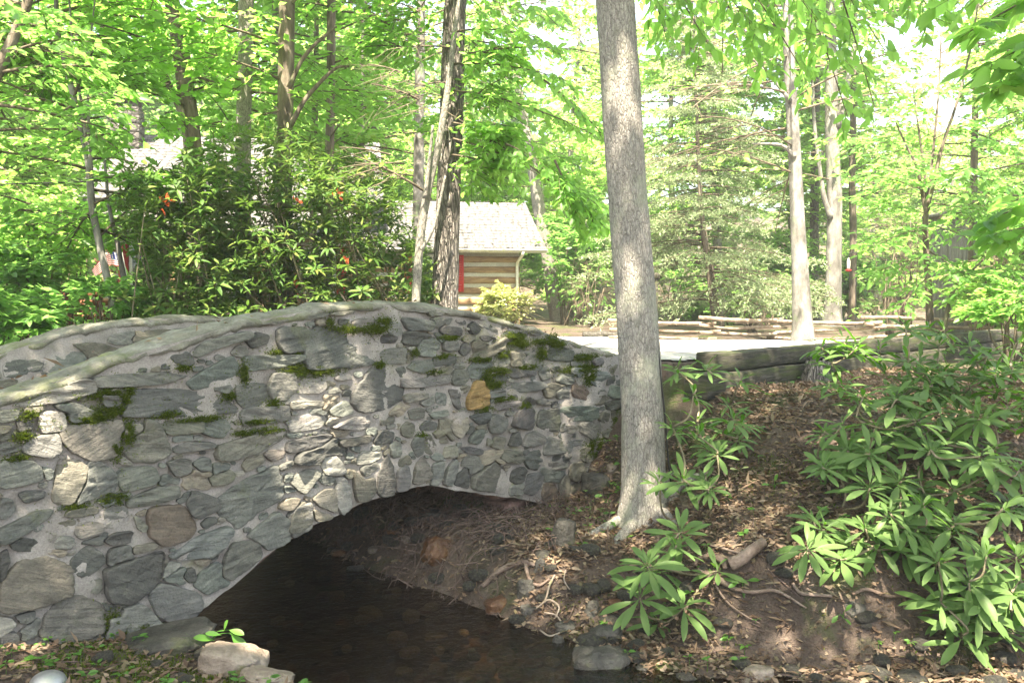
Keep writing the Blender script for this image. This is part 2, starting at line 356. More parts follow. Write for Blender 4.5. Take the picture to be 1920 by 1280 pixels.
M['deck'] = mat_layers('stained_deck_board', [(.3, (.11, .04, .02)), (.7, (.24, .10, .05))], 4, fine=30, world=True)
M['glass'] = mat_layers('window_glass', [(.3, (.015, .018, .02)), (.7, (.03, .035, .04))], 2, bs=0, rough=.08, spec=.6)
M['brickc'] = mat_layers('chimney_stone', [(.3, (.06, .055, .05)), (.5, (.13, .122, .115)), (.7, (.22, .21, .20))], 4, stretch=(1, 1, 2.2), fine=30, bs=1, bd=.05, world=True, voro=3.0)
def mat_metal():
    m, nt = newmat('brushed_metal'); finish(nt, ramp(nt, noise(nt, vec(nt), 20), [(.3, (.28, .285, .29)), (.7, (.4, .405, .41))]), .5, None, metal=.85); return m
M['metal'] = mat_metal()
def mat_water():
    m, nt = newmat('creek_water')
    v_ = geovec(nt); n1 = noise(nt, v_, 6, 3, .5, .8); n2 = noise(nt, v_, 17, 3, .6, .5)
    h = nd(nt, 'ShaderNodeMath', {0: n1, 1: n2}, operation='ADD').outputs[0]
    bn = nd(nt, 'ShaderNodeBump', {'Height': h, 'Strength': .6, 'Distance': .035}).outputs[0]
    fr = nd(nt, 'ShaderNodeFresnel', {'IOR': 1.33, 'Normal': bn}).outputs[0]
    tr = nd(nt, 'ShaderNodeBsdfTransparent', {'Color': (.38, .31, .22, 1)}).outputs[0]
    gl = nd(nt, 'ShaderNodeBsdfGlossy', {'Color': (1, 1, 1, 1), 'Roughness': .06, 'Normal': bn}).outputs[0]
    mx = nd(nt, 'ShaderNodeMixShader', {0: fr, 1: tr, 2: gl}).outputs[0]
    o = nt.nodes.new('ShaderNodeOutputMaterial'); nt.links.new(mx, o.inputs[0]); return m
M['water'] = mat_water()

M['abutment'] = mat_layers('reddish_abutment_stone', [(.3, (.11, .06, .045)), (.5, (.21, .135, .115)), (.7, (.30, .21, .19))], 5, over=[(1.6, .52, .66, (.24, .12, .07))], fine=40, bs=.9, bd=.03, world=True)
# ------------------------------------------------------------------ the ground
CREEK = [(bw(1.3, 16, 0)[:2], 1.1), (bw(1.1, 6, 0)[:2], 1.0), (bw(1.02, .6, 0)[:2], .90), (bw(1.0, -.85, 0)[:2], .86), (np.array([.34, 4.45]), .76), (np.array([1.7, 4.05]), .75), (np.array([3.2, 3.95]), .8), (np.array([9, 4.1]), .9)]
def creek_d(x, y):
    """distance outside the water's edge, and +1 on the right/far bank, -1 on the near/left bank"""
    best = np.full(np.shape(x), 1e9); side = np.ones(np.shape(x))
    for (a, ra), (b, rb) in zip(CREEK[:-1], CREEK[1:]):
        e = b - a; L2 = e @ e
        k = np.clip(((x - a[0]) * e[0] + (y - a[1]) * e[1]) / L2, 0, 1)
        dx, dy = x - (a[0] + k * e[0]), y - (a[1] + k * e[1])
        d = np.hypot(dx, dy) - (ra + (rb - ra) * k)
        cr = e[0] * dy - e[1] * dx
        m = d < best
        best = np.where(m, d, best); side = np.where(m, np.sign(cr), side)
    return best, side
DRIVE = np.array([(.9, 8.85), (1.58, 8.10), (4.1, 10.65), (6.6, 13.15), (8.2, 14.9), (14, 18.6), (14, 17.4), (7, 17.3), (3.2, 17.4), (2.0, 19.0), (-2.2, 19.0), (-.5, 14), (-.2, 11.2), (-.75, 10.55)])
def inpoly(x, y, poly):
    x = np.asarray(x, float); y = np.asarray(y, float); r = np.zeros(x.shape, bool); j = len(poly) - 1
    for i in range(len(poly)):
        xi, yi = poly[i]; xj, yj = poly[j]
        c = ((yi > y) != (yj > y)) & (x < (xj - xi) * (y - yi) / (yj - yi + 1e-12) + xi)
        r ^= c; j = i
    return r
def Gup(x, y):
    z = -0.60 - .031 * np.clip(y - 10, 0, 8)
    z = z + .012 * np.clip(y - 18, 0, 9) + .17 * np.clip(y - 36, 0, 60)
    z = z - .25 * sstep(-1.5, -5, x) * sstep(16, 10, y)
    return z
def H(x, y):
    x = np.asarray(x, float); y = np.asarray(y, float)
    t, s = ts(x, y); d, side = creek_d(x, y)
    nz = vnoise(x * 1.1, y * 1.1, seed=3, oct=3); nf = vnoise(x * 5, y * 5, seed=5, oct=3)
    dd = d + .16 * nz
    up = Gup(x, y)
    steep = .32 + .22 * sstep(.9, 1.7, x)
    slope = .10 + .20 * sstep(.5, 2.0, x)
    shelf = .42 * sstep(.1, .8, x) * sstep(7.2, 6.2, y)
    right = -2.31 + .07 * sstep(0, .2, dd) + steep * sstep(shelf, shelf + .45, dd) + slope * np.clip(dd - .3 - shelf * .6, 0, 50) + .06 * nz * sstep(.2, 1, dd) + .5 * sstep(3.55, 4.5, t) * sstep(-1.3, -.1, s)
    left = -2.31 + .22 * sstep(0, .2, dd) + .19 * np.clip(dd - .15, 0, 50) + .05 * nz * sstep(.2, 1, dd)
    bed = -2.36 - .16 * np.clip(-d, 0, .8) + .10 * nz
    zr = np.minimum(right, -.85 + .04 * nz)
    zl = np.minimum(left, -1.35)
    ret = (t > 4.75) & (s > -.78)                      # behind the retaining timbers
    zr = np.where(ret, up, zr)
    abut = sstep(3.75, 4.4, t) * sstep(-.1, .5, s)
    zr = np.where(ret, zr, zr * (1 - abut) + (up - .3) * abut)
    # beyond the bridge the banks are steeper and reach the upper ground
    bey = sstep(2.4, 4.2, s)
    far = np.minimum(-2.31 + .5 * sstep(0, .3, dd) + .9 * np.clip(dd - .2, 0, 50), up + .04 * nz)
    zz = np.where(side < 0, zl, zr)
    front_left = (t < .2) & (s > -.1)
    zz = np.where(front_left & (d > .2), np.minimum(zl, -1.7) * (1 - bey) + far * bey, zz * (1 - bey) + far * bey)
    z = np.where(d < 0, bed, zz)
    rough = .035 * sstep(-.2, .2, d) * np.where(ret | (y > 9.5), .35, 1)
    dr = inpoly(x, y, DRIVE)
    z = z + nf * rough
    und = sstep(1.95, 2.95, t + .1 * nz) * sstep(-.7, .5, s) * sstep(3.6, 2.6, s) * (t < 3.75)
    z = np.where(und > 0, np.maximum(z, -2.25 + (.46 + .10 * nz) * und), z)
    return np.where(dr, up, z)
def axis(lo, hi, step, a, b, g=1.12):
    m = list(np.arange(lo, hi + 1e-6, step)); st = step; q = hi
    while q < b: st *= g; q += st; m.append(q)
    st = step; q = lo; pre = []
    while q > a: st *= g; q -= st; pre.append(q)
    return np.array(pre[::-1] + m)
gx = axis(-4.2, 6.2, .055, -160, 160); gy = axis(3.2, 12.4, .055, -40, 170)
GX, GY = np.meshgrid(gx, gy)
GZ = H(GX, GY)
def gridfaces(ny, nx):
    i = np.arange(ny - 1)[:, None] * nx; j = np.arange(nx - 1)[None, :]
    return np.stack([i + j, i + j + 1, i + nx + j + 1, i + nx + j], -1).reshape(-1, 4)
mb = MB(); mb.add(np.stack([GX, GY, GZ], -1).reshape(-1, 3), gridfaces(len(gy), len(gx)))
tag(mb.build('ground', M['soil']), 'brown forest ground with banks sloping down to the creek', kind='structure')
# gravel driveway: a sheet a little above the ground
dx_ = np.arange(-2.4, 14.2, .14); dy_ = np.arange(8.2, 19.2, .14); DX, DY = np.meshgrid(dx_, dy_)
mask = inpoly(DX + .12 * vnoise(DX * 2, DY * 2, seed=8), DY + .12 * vnoise(DX * 2, DY * 2, seed=9), DRIVE)
DZ = Gup(DX, DY) + .022 + .014 * vnoise(DX * 3, DY * 3, seed=12, oct=2)
f = gridfaces(len(dy_), len(dx_)); keep = mask.ravel()[f].all(1)
mb = MB(); mb.add(np.stack([DX, DY, DZ], -1).reshape(-1, 3), f[keep])
tag(mb.build('gravel_driveway', M['gravel']), 'sunlit pale gravel driveway beyond the timber edging', kind='structure')
# creek water
wx = np.arange(-12, 9.3, .16); wy = np.arange(2.6, 20, .16); WX, WY = np.meshgrid(wx, wy); wd_, _ = creek_d(WX, WY)
f = gridfaces(len(wy), len(wx)); keep = (wd_ < .32).ravel()[f].any(1)
mb = MB(); mb.add(np.stack([WX, WY, np.full(WX.shape, -2.25)], -1).reshape(-1, 3), f[keep])
tag(mb.build('creek_water', M['water']), 'dark shallow creek water under the stone bridge', kind='structure')

# ------------------------------------------------------------------ the stone bridge
TOPPX = [(0, 752), (100, 716), (150, 702), (210, 681), (280, 655), (360, 634), (420, 613), (480, 600), (540, 590), (600, 580), (680, 574), (760, 573), (830, 577), (900, 591), (960, 606), (1020, 623), (1080, 643), (1120, 656), (1165, 670)]
tp = np.array([wallpt(*q) for q in TOPPX]); pc = np.polyfit(tp[:, 0], tp[:, 1], 4)
def zt(t):
    t = np.asarray(t, float); lo, hi = tp[0, 0], tp[-1, 0]
    z = np.polyval(pc, np.clip(t, lo, hi))
    dl, dh = np.polyval(np.polyder(pc), lo), np.polyval(np.polyder(pc), hi)
    return z + np.where(t < lo, np.maximum((t - lo) * dl, -.35), 0) + np.where(t > hi, np.maximum((t - hi) * dh * .8, -.12), 0)
FARPX = [(0, 664), (60, 645), (120, 628), (180, 614), (240, 603), (300, 598), (360, 597), (400, 600)]
fp = np.array([wallpt(*q, 2.6) for q in FARPX]); fc = np.polyfit(fp[:, 0], fp[:, 1], 2)
def zt2(t):
    t = np.asarray(t, float); pk = -fc[1] / (2 * fc[0])
    return np.where(t > pk, np.polyval(fc, pk) - .055 * (t - pk) ** 2, np.maximum(np.polyval(fc, t), -1.0))
ARCHPX = [(322, 1186), (360, 1157), (400, 1127), (450, 1086), (500, 1045), (540, 1014), (590, 985), (640, 960), (690, 940), (720, 928), (760, 915), (800, 911), (850, 917), (900, 925), (950, 931), (1000, 939), (1040, 948), (1066, 962)]
ap = np.array([wallpt(*q) for q in ARCHPX])
TA0, TA1 = ap[0, 0], ap[-1, 0]
def za(t): return np.interp(t, ap[:, 0], ap[:, 1]) + .012 * vnoise(np.asarray(t) * 9, np.asarray(t) * 0, seed=2, oct=2)
T0, T1 = -3.4, 5.05; WID = 2.95
bridge = thing('stone_bridge', 'humped rubble stone footbridge with mortared parapets arching over the dark creek', 'bridge', (*B0, -2.3))
def brel(v): return np.asarray(v) - np.array(bridge.location)
def face(mb, s0, nsign, ztop, t_lo, t_hi, zlo=None, amp=.026, nrow=80, step=.03, inset=0):
    """an upright mortar face at s0 facing nsign along s, with the arch cut out when zlo is None"""
    if zlo is None:
        tl = np.concatenate([np.arange(t_lo, TA0, step), [TA0], np.linspace(TA0, TA1, 110), [TA1], np.arange(TA1, t_hi, step)[1:], [t_hi]])
        k0 = np.argmax(tl >= TA0); k1 = len(tl) - np.argmax(tl[::-1] <= TA1) - 1
        idx = np.arange(len(tl)); ar = (idx > k0) & (idx < k1)
        xy = bw(tl, s0 - .05 * nsign, 0); g = H(xy[:, 0], xy[:, 1]) - .3
        zb = np.where(ar, za(tl), np.minimum(g, -1.3))
    else:
        tl = np.arange(t_lo, t_hi, step); zb = zlo(tl)
    q = np.linspace(0, 1, nrow)[:, None]; tt = np.broadcast_to(tl, (nrow, len(tl))); zz = zb * (1 - q) + ztop(tl) * q
    ns = vnoise(tt * 7, zz * 7, seed=31, oct=3) * amp + vnoise(tt * 1.5, zz * 1.5, seed=32) * .02
    v = bw(tt, s0 + nsign * ns + inset, zz).reshape(-1, 3)
    f = gridfaces(nrow, len(tl)); mb.add(brel(v), f if nsign < 0 else f[:, ::-1])
mb = MB(); face(mb, 0, -1, zt, T0, T1); face(mb, WID, 1, zt2, T0, T1)
tl = np.arange(T0, T1, .05)
for s_, sg, top, dk in ((.35, 1, zt, .6), (2.6, -1, zt2, .52)):
    face(mb, s_, sg, top, T0, T1, zlo=lambda t, top=top, dk=dk: np.minimum(zt(t) - .55, top(t) - .38), nrow=18, amp=.012)
# end faces of the body
for te in (T0, T1):
    q = np.linspace(0, 1, 14)[:, None]; sv = np.linspace(0, WID, 20)[None, :]
    zz = -2.2 * (1 - q) + (float(zt(te)) - .55) * q + 0 * sv
    mb.add(brel(bw(te + 0 * zz, sv + 0 * q, zz).reshape(-1, 3)), gridfaces(14, 20))
mb.build('wall', M['mortar'], bridge)
# vault
av = np.linspace(TA0, TA1, 110); azp = np.concatenate([np.linspace(-2.7, za(TA0), 10)[:-1], za(av), np.linspace(za(TA1), -2.7, 12)[1:]])
atp = np.concatenate([np.full(9, TA0), av, np.full(11, TA1)])
sv = np.linspace(0.0, WID, 70); AT, SV = np.meshgrid(atp, sv); AZ = np.broadcast_to(azp, AT.shape)
nrad = np.stack([AT - (TA0 + TA1) / 2, (AZ + 2.6)], -1); nrad = nrad / np.linalg.norm(nrad, axis=-1, keepdims=True)
am = (.05 * vnoise(AT * 4, AZ * 5, SV * 4, seed=41, oct=3) + .04) * sstep(0, .25, SV) * sstep(0, .2, WID - SV)
mb = MB(); mb.add(brel(bw(AT + nrad[..., 0] * am, SV, AZ + nrad[..., 1] * am).reshape(-1, 3)), gridfaces(len(sv), len(atp)))
mb.build('arch_vault', M['vault'], bridge)
# road deck
tl = np.arange(T0, T1 + .3, .1); sv = np.linspace(.34, 2.61, 16); TT, SS = np.meshgrid(tl, sv)
mb = MB(); mb.add(brel(bw(TT, SS, zt(TT) - .50 + .015 * vnoise(TT * 3, SS * 3, seed=6)).reshape(-1, 3)), gridfaces(len(sv), len(tl)))
mb.build('road_deck', M['gravel'], bridge)
# copings
def coping(s0, s1, top, nm):
    w_ = s1 - s0
    prof = [(s0 + .01, -.05), (s0 - .014, -.034), (s0 - .016, -.014), (s0 + .004, .004), (s0 + w_ * .25, .02), (s0 + w_ * .5, .028), (s0 + w_ * .75, .02), (s1 + .008, .004), (s1 + .03, -.02), (s1 + .02, -.08)]
    tl = np.arange(T0 - .02, T1 + .02, .035); ps = np.array([q[0] for q in prof]); pz = np.array([q[1] for q in prof])
    TT = tl[:, None] + 0 * ps; base = top(tl)[:, None] + pz
    n = vnoise(TT * 5, ps[None, :] * 6 + 0 * TT, seed=51, oct=4) * .03 + vnoise(TT * 22, ps[None, :] * 22 + 0 * TT, seed=55, oct=2) * .008 - .022 * np.exp(-(((TT + .25 * vnoise(TT * 2, 0 * TT, seed=57)) % .74 - .37) / .018) ** 2)
    sg = np.where(ps < (s0 + s1) / 2, -1, 1)
    edge = vnoise(TT * 7, 0 * TT + sg * 5, seed=53, oct=4) * .045
    mb = MB(); mb.add(brel(bw(TT, ps + sg * (np.abs(ps - (s0 + s1) / 2) > w_ * .45) * edge, base + n).reshape(-1, 3)), gridfaces(len(tl), len(ps))[:, ::-1])
    mb.build(nm, M['coping'], bridge)
coping(0, .35, zt, 'coping'); coping(2.6, WID, zt2, 'coping')

# ------------------------------------------------------------------ field stones of the near face
CR = {1: (0, 680, .2344), 2: (0, 940, .2656), 3: (280, 580, .2344), 4: (280, 820, .2344), 5: (540, 570, .25), 6: (540, 760, .1875), 7: (840, 570, .1875), 8: (840, 760, .1875), 0: (0, 0, 1)}
COL = {'g': (.150, .153, .150), 'b': (.122, .134, .131), 'd': (.082, .084, .084), 'l': (.215, .208, .198), 'o': (.142, .135, .116), 't': (.185, .165, .142), 'T': (.25, .165, .075), 'r': (.125, .100, .090), 'w': (.33, .31, .29), 'D': (.105, .112, .110)}  # w: stone tone lightened for the sunlight falling on it
STONES = """1l130,340 160,200 420,140 640,110 760,150 740,230 560,290 300,330
0g180,708 235,701 300,699 342,693 346,706 300,720 240,723 183,725
0b235,778 243,750 253,733 300,731 370,733 420,742 437,772 360,778 300,780
1w320,410 380,390 500,395 520,500 480,540 340,555 315,500
1o500,600 530,510 700,490 940,465 965,530 930,620 930,720 820,770 720,770 560,690
0o227,828 255,818 268,811 271,786 290,790 300,808 314,835 316,848 285,865 250,862 235,845
1t420,1050 470,780 600,785 690,830 660,960 560,1120 430,1100
1g700,800 790,790 900,860 920,960 900,1010 700,1090 600,1125 690,960
1b0,790 240,780 310,830 330,940 0,1000
1g190,640 330,580 460,570 475,700 400,750 190,720
1d140,1050 200,1020 350,1020 340,1080 200,1120
1b0,1090 90,1090 120,1170 60,1230 0,1250
1b930,910 980,840 1220,830 1260,920 1220,970 990,1030
0b238,936 300,912 332,912 334,930 290,945 243,950
1o510,1230 530,1180 720,1140 780,1160 770,1200 620,1230
1g820,1190 870,1150 1010,1150 1010,1230 830,1260
1g0,380 150,380 130,450 20,480 0,480
1d130,460 240,455 250,540 150,550
1o0,570 130,550 150,590 0,630
1g0,640 160,640 170,690 0,740
1g800,260 940,260 990,330 960,350 830,345
2o0,760 30,570 130,440 330,390 490,470 495,640 300,720 80,770
2o290,940 330,800 430,680 560,670 690,730 720,800 700,910 420,1010 370,950
2d490,430 600,310 700,350 735,420 700,460 590,540 520,490
2d740,490 860,440 1000,400 1140,370 1130,500 1080,600 960,680 880,715 770,690 760,560
2g1060,650 1160,580 1400,650 1410,720 1330,840 1230,870 1110,790
2d70,310 130,260 230,260 265,300 240,350 110,345
2o520,220 540,160 620,140 720,150 710,220 560,260
2d730,280 800,220 930,210 900,290 790,305
2t940,110 970,105 1050,180 1010,215 970,190
2o940,340 960,310 1080,290 1110,310 1060,345 950,370
2r1050,130 1060,50 1290,35 1370,170 1330,250 1170,310 1060,240
2o560,590 640,550 710,540 710,620 670,650 580,610
2g0,920 120,930 130,1010 70,1050 0,1060
2d0,370 50,340 65,420 20,560 0,560
2b0,200 220,80 350,60 330,110 160,230 40,290 0,290
2t300,180 370,150 395,230 350,280 310,240
3b340,330 460,250 760,180 770,230 540,310 390,385
3g640,350 700,290 750,290 790,340 720,385
3d770,240 860,180 950,210 930,270 820,310
3d1015,180 1060,145 1250,150 1260,320 1070,340 1020,270
3b300,570 640,380 690,440 720,560 420,630 350,640
3b750,400 790,370 1200,365 1210,400 1050,460 800,490
3g690,620 740,590 930,600 945,700 930,750 750,780 695,720
3g950,620 990,510 1150,515 1170,640 1080,720 980,720
3g730,840 770,790 1100,770 1100,880 760,940
3o80,920 180,880 410,880 400,970 160,1005
3b415,930 450,870 590,880 635,930 590,1020 510,1020 420,980
3b195,1110 270,1060 490,1060 505,1100 230,1150
3o540,1090 640,1060 940,970 1080,960 1040,1040 850,1150 640,1200 540,1190
3t910,1160 960,1120 1080,1130 1050,1190 980,1215
3o890,110 940,70 1090,55 1110,90 1000,120
3o0,310 100,300 350,240 350,270 110,350 20,340
4g140,200 200,175 320,175 320,270 210,310 170,260
4b345,210 420,160 480,170 490,260 410,265
4d300,530 345,425 520,480 570,560 400,645 340,620
4b570,490 680,400 990,240 1030,400 1030,500 860,600 710,720 650,640 570,600
4d410,690 460,640 530,630 530,680 440,725
4b175,940 400,790 620,710 640,760 560,880 480,950 250,970
4g780,780 1020,600 1090,660 1110,800 1060,860 950,890 890,840
4g1110,620 1180,550 1280,520 1280,720 1150,790 1110,710
4g600,1090 600,980 660,850 780,830 860,850 890,940 780,1050 650,1120
4d270,1110 300,1050 350,1040 370,1130 320,1160
4o480,310 640,260 680,300 620,370 500,380
5D125,420 150,220 240,180 420,200 620,250 660,350 640,440 500,465 150,480
5D480,690 520,620 640,470 700,450 790,520 845,620 840,710 740,770 580,810 490,750
5l70,600 150,520 260,560 270,620 230,665 80,665
5l20,730 250,725 250,770 20,790
5l0,870 190,840 270,850 240,920 20,960
5d0,1030 160,990 310,975 310,1010 150,1080 0,1115
5l300,790 430,720 485,820 400,840 320,830
5l330,920 480,850 600,830 600,910 540,945 400,930
5d380,1020 500,1000 605,980 600,1030 440,1065 395,1060
5t860,690 900,670 1035,665 1045,700 870,740
5g850,560 980,560 1210,530 1210,590 1000,620 860,620
5g680,370 730,340 870,330 870,440 720,450
5b890,480 940,430 1080,420 1080,490 1000,520
5b970,330 1010,270 1090,250 1130,310 1080,390 990,390
5b860,130 880,100 1070,130 1060,200 900,190
5d1140,190 1170,160 1280,180 1280,240 1150,225
5g890,50 920,20 1030,15 1030,65
5g1040,40 1140,20 1160,80 1060,90
5r1175,40 1220,20 1260,40 1240,80 1190,75
5o510,45 540,20 690,15 690,40 540,50
5o310,80 340,40 490,25 480,60 380,85
5o80,100 110,75 290,60 280,90 120,120
5l480,130 540,110 630,110 620,170 560,200 490,180
5g730,140 830,140 855,220 800,250 740,200
5d700,240 760,220 820,250 800,290 700,290
5o840,920 880,880 940,900 945,950 900,1000 850,980
5d650,1020 690,950 780,960 770,1040 660,1050
5b915,1060 940,1000 1005,1000 1010,1120 960,1140
5o1010,1020 1050,975 1085,1020 1105,1080 1070,1130 1020,1100
5o1120,1000 1180,985 1190,1040 1130,1040
5t1170,1070 1250,1060 1255,1140 1160,1150
5l520,1170 560,1100 690,1110 690,1150 600,1190 520,1200
5w240,1200 270,1150 360,1140 420,1250 380,1280 270,1270
5o890,800 1000,775 1010,850 910,860
5g1050,820 1180,790 1190,830 1080,860
5d980,920 1030,870 1110,890 1100,940 1000,950
5o690,860 790,835 790,890 690,910
5l760,1060 800,1030 840,1050 840,1140 780,1150
5l340,560 380,520 460,530 470,560 380,570
5l290,650 350,620 400,660 300,670
5b1095,660 1180,670 1170,760 1100,740
5b1200,640 1280,650 1280,790 1230,760
5b1160,280 1260,275 1270,345 1170,350
5b1090,400 1240,390 1240,440 1090,470
6g70,690 200,640 300,650 290,700 150,880 30,770
6t240,930 350,850 440,830 470,950 460,1060 300,1000
6l480,730 560,730 600,850 590,1010 520,1075 480,1000
6o655,650 700,680 760,740 840,720 850,850 780,940 670,940
6d890,860 900,680 980,510 1030,600 1060,800 1050,890 930,900
6g1080,650 1180,600 1210,720 1190,830 1080,860
6o1240,760 1280,600 1340,510 1400,600 1410,720 1340,770 1260,780
6b1420,790 1440,590 1530,560 1530,700 1490,780
6b1550,780 1590,620 1660,540 1690,580 1650,700 1620,800
6o0,1260 20,1080 140,960 220,1030 220,1170 120,1250
6t250,1040 450,1100 400,1140 290,1160
7T190,900 250,790 320,765 385,820 390,1010 200,1050
7b200,640 260,575 430,565 410,700 310,740 210,730
7g440,580 480,490 580,480 605,560 580,620 470,630
7d100,480 140,400 200,390 215,470 150,520
7b15,750 60,660 170,660 190,750 120,810 30,800
7d400,770 470,705 570,710 580,770 460,800
7d580,690 600,640 850,670 830,710 650,740
7b560,850 650,790 890,775 940,820 860,860 580,905
7b400,870 550,860 550,910 400,935
7g450,1000 520,970 700,970 690,1050 480,1060
7o560,430 600,360 740,380 760,470 640,460
7d920,480 960,400 1080,410 1230,470 1200,570 1020,560 930,530
7b1220,570 1410,570 1400,620 1220,620
7g1430,560 1480,530 1640,550 1640,600 1440,610
7d1030,640 1090,620 1200,620 1170,670 1040,680
7b1075,770 1100,700 1245,710 1230,800 1120,795
7r1220,850 1260,750 1380,780 1460,860 1440,970 1240,920
7b1410,730 1480,660 1570,670 1590,730 1500,780
7b1060,880 1120,840 1190,870 1200,930 1090,950
7b1480,900 1540,800 1570,850 1560,900
7b1590,910 1610,810 1735,840 1735,930 1640,940
7b1100,1030 1440,1020 1450,1150 1200,1170 1110,1140
7d740,980 790,920 860,960 860,1000 780,1010
7b880,960 940,940 1040,980 1000,1010 890,1000
7b750,560 830,510 910,520 910,640 860,670 800,620
7d200,210 260,180 320,250 270,305 220,290
7g340,210 440,220 490,270 410,290
7o510,210 580,200 590,260 540,285 510,260
7d310,330 360,310 470,340 450,390 350,370
7o110,90 200,80 520,150 510,195 300,150
7o540,175 700,170 720,205 600,200
7d710,280 790,260 790,320 750,325
7d820,260 880,245 915,280 880,315 830,300
7b890,680 960,600 1010,650 1000,740 920,760
7d1640,960 1735,950 1735,1040 1580,1050 1570,990
8d205,110 300,80 400,70 400,130 370,180 300,190
8b400,210 420,120 480,90 590,130 570,230 520,280 430,270
8d640,200 680,70 760,20 860,50 830,230 760,230
8b880,200 920,60 1080,30 1110,150 1100,240 960,250
8g1110,260 1130,210 1230,190 1280,230 1230,280
8b210,340 270,250 340,240 350,320 300,385 220,370
8o430,410 470,310 570,320 575,380 530,440
8d610,400 640,300 690,260 730,370 690,400
8g735,400 780,300 860,250 960,310 960,370 860,400
8o390,400 395,320 435,350 420,400
8b940,480 980,310 1100,340 1140,470 1000,490
8g1120,440 1160,350 1330,340 1380,370 1210,490
8o520,520 570,450 720,460 740,520 720,570 580,565
8b750,530 820,470 900,440 935,550 880,640 790,620
8d60,790 90,690 170,620 195,690 190,820
8o240,820 260,700 380,620 460,570 540,640 580,720 570,870 400,850
8d610,740 630,650 740,610 775,640 740,750 660,780
8b750,850 800,690 900,670 935,720 920,800 850,890
8r930,900 960,780 1060,780 1085,850 1070,960 950,960
8o1110,1000 1110,760 1150,710 1190,720 1200,850 1250,970 1240,1070 1140,1020
8t1215,720 1220,590 1330,560 1345,720 1250,755
8d1360,770 1370,620 1460,620 1495,680 1450,760
8o1441,480 1450,360 1560,340 1630,400 1610,490 1490,540
8o1370,570 1380,470 1430,450 1420,550
8o1530,280 1560,230 1700,240 1690,330 1560,320
8o1480,140 1530,60 1600,80 1590,190
8t15,200 60,130 180,130 190,220 110,330 40,270
8d130,420 220,410 340,440 310,490 180,470
8g950,590 1000,560 1150,570 1150,620 1040,640"""
def chaikin(p, n=1):
    for _ in range(n):
        q = np.roll(p, -1, 0); p = np.stack([p * .88 + q * .12, p * .12 + q * .88], 1).reshape(-1, 2)
    return p
def resample(p, n):
    q = np.vstack([p, p[:1]]); L = np.concatenate([[0], np.cumsum(np.linalg.norm(np.diff(q, axis=0), axis=1))])
    u = np.linspace(0, L[-1], n, endpoint=False); return np.stack([np.interp(u, L, q[:, 0]), np.interp(u, L, q[:, 1])], -1)
class Wall:
    def __init__(s, t0, t1, z0, z1, res, ok):
        s.t0, s.z0, s.res = t0, z0, res
        s.ta = np.arange(t0, t1, res); s.za = np.arange(z0, z1, res); s.T, s.Z = np.meshgrid(s.ta, s.za)
        s.occ = ~ok(s.T, s.Z); s.polys = []
    def fill(s, p):
        i0, i1 = np.clip(((p[:, 0].min() - s.t0) / s.res, (p[:, 0].max() - s.t0) / s.res + 2), 0, len(s.ta)).astype(int)
        j0, j1 = np.clip(((p[:, 1].min() - s.z0) / s.res, (p[:, 1].max() - s.z0) / s.res + 2), 0, len(s.za)).astype(int)
        if i1 > i0 and j1 > j0: s.occ[j0:j1, i0:i1] |= inpoly(s.T[j0:j1, i0:i1], s.Z[j0:j1, i0:i1], p)
    def free(s, t, z):
        i = np.round((t - s.t0) / s.res).astype(int); j = np.round((z - s.z0) / s.res).astype(int)
        bad = (i < 0) | (j < 0) | (i >= len(s.ta)) | (j >= len(s.za))
        return ~bad & ~s.occ[np.clip(j, 0, len(s.za) - 1), np.clip(i, 0, len(s.ta) - 1)]
    def scatter(s, rng, sizes, tries, gap=.008):
        an = np.linspace(0, 2 * np.pi, 22, endpoint=False)
        for a in sizes:
            for _ in range(tries):
                c = np.array([rng.uniform(s.ta[0], s.ta[-1]), rng.uniform(s.za[0], s.za[-1])])
                if not s.free(c[:1], c[1:])[0]: continue
                b = a * rng.uniform(.42, .8); ro = rng.normal(0, .25); a_ = a * rng.uniform(.85, 1.3)
                ca, sa = math.cos(ro), math.sin(ro)
                ex = rng.uniform(2.6, 5.5)
                rr = 1 / (np.abs(np.cos(an)) ** ex + np.abs(np.sin(an)) ** ex) ** (1 / ex)
                off = np.stack([rr * np.cos(an) * a_, rr * np.sin(an) * b], -1) * rng.uniform(.84, 1.08, 22)[:, None]
                off = np.stack([off[:, 0] * ca - off[:, 1] * sa, off[:, 0] * sa + off[:, 1] * ca], -1)
                ln = np.linalg.norm(off, axis=1); k = np.linspace(.08, 1, 14)
                far = off * ((ln + gap) / ln)[:, None]
                fr = s.free(c[0] + far[:, None, 0] * k, c[1] + far[:, None, 1] * k)
                reach = np.where(fr.all(1), 1.0, k[np.maximum(np.argmin(fr, 1) - 1, 0)])
                if np.mean(reach) < .72 or reach.min() < .3: continue
                pl = c + off * np.maximum(reach * (ln + gap) - gap, .01)[:, None] / ln[:, None]
                s.fill(pl); s.polys.append(pl)
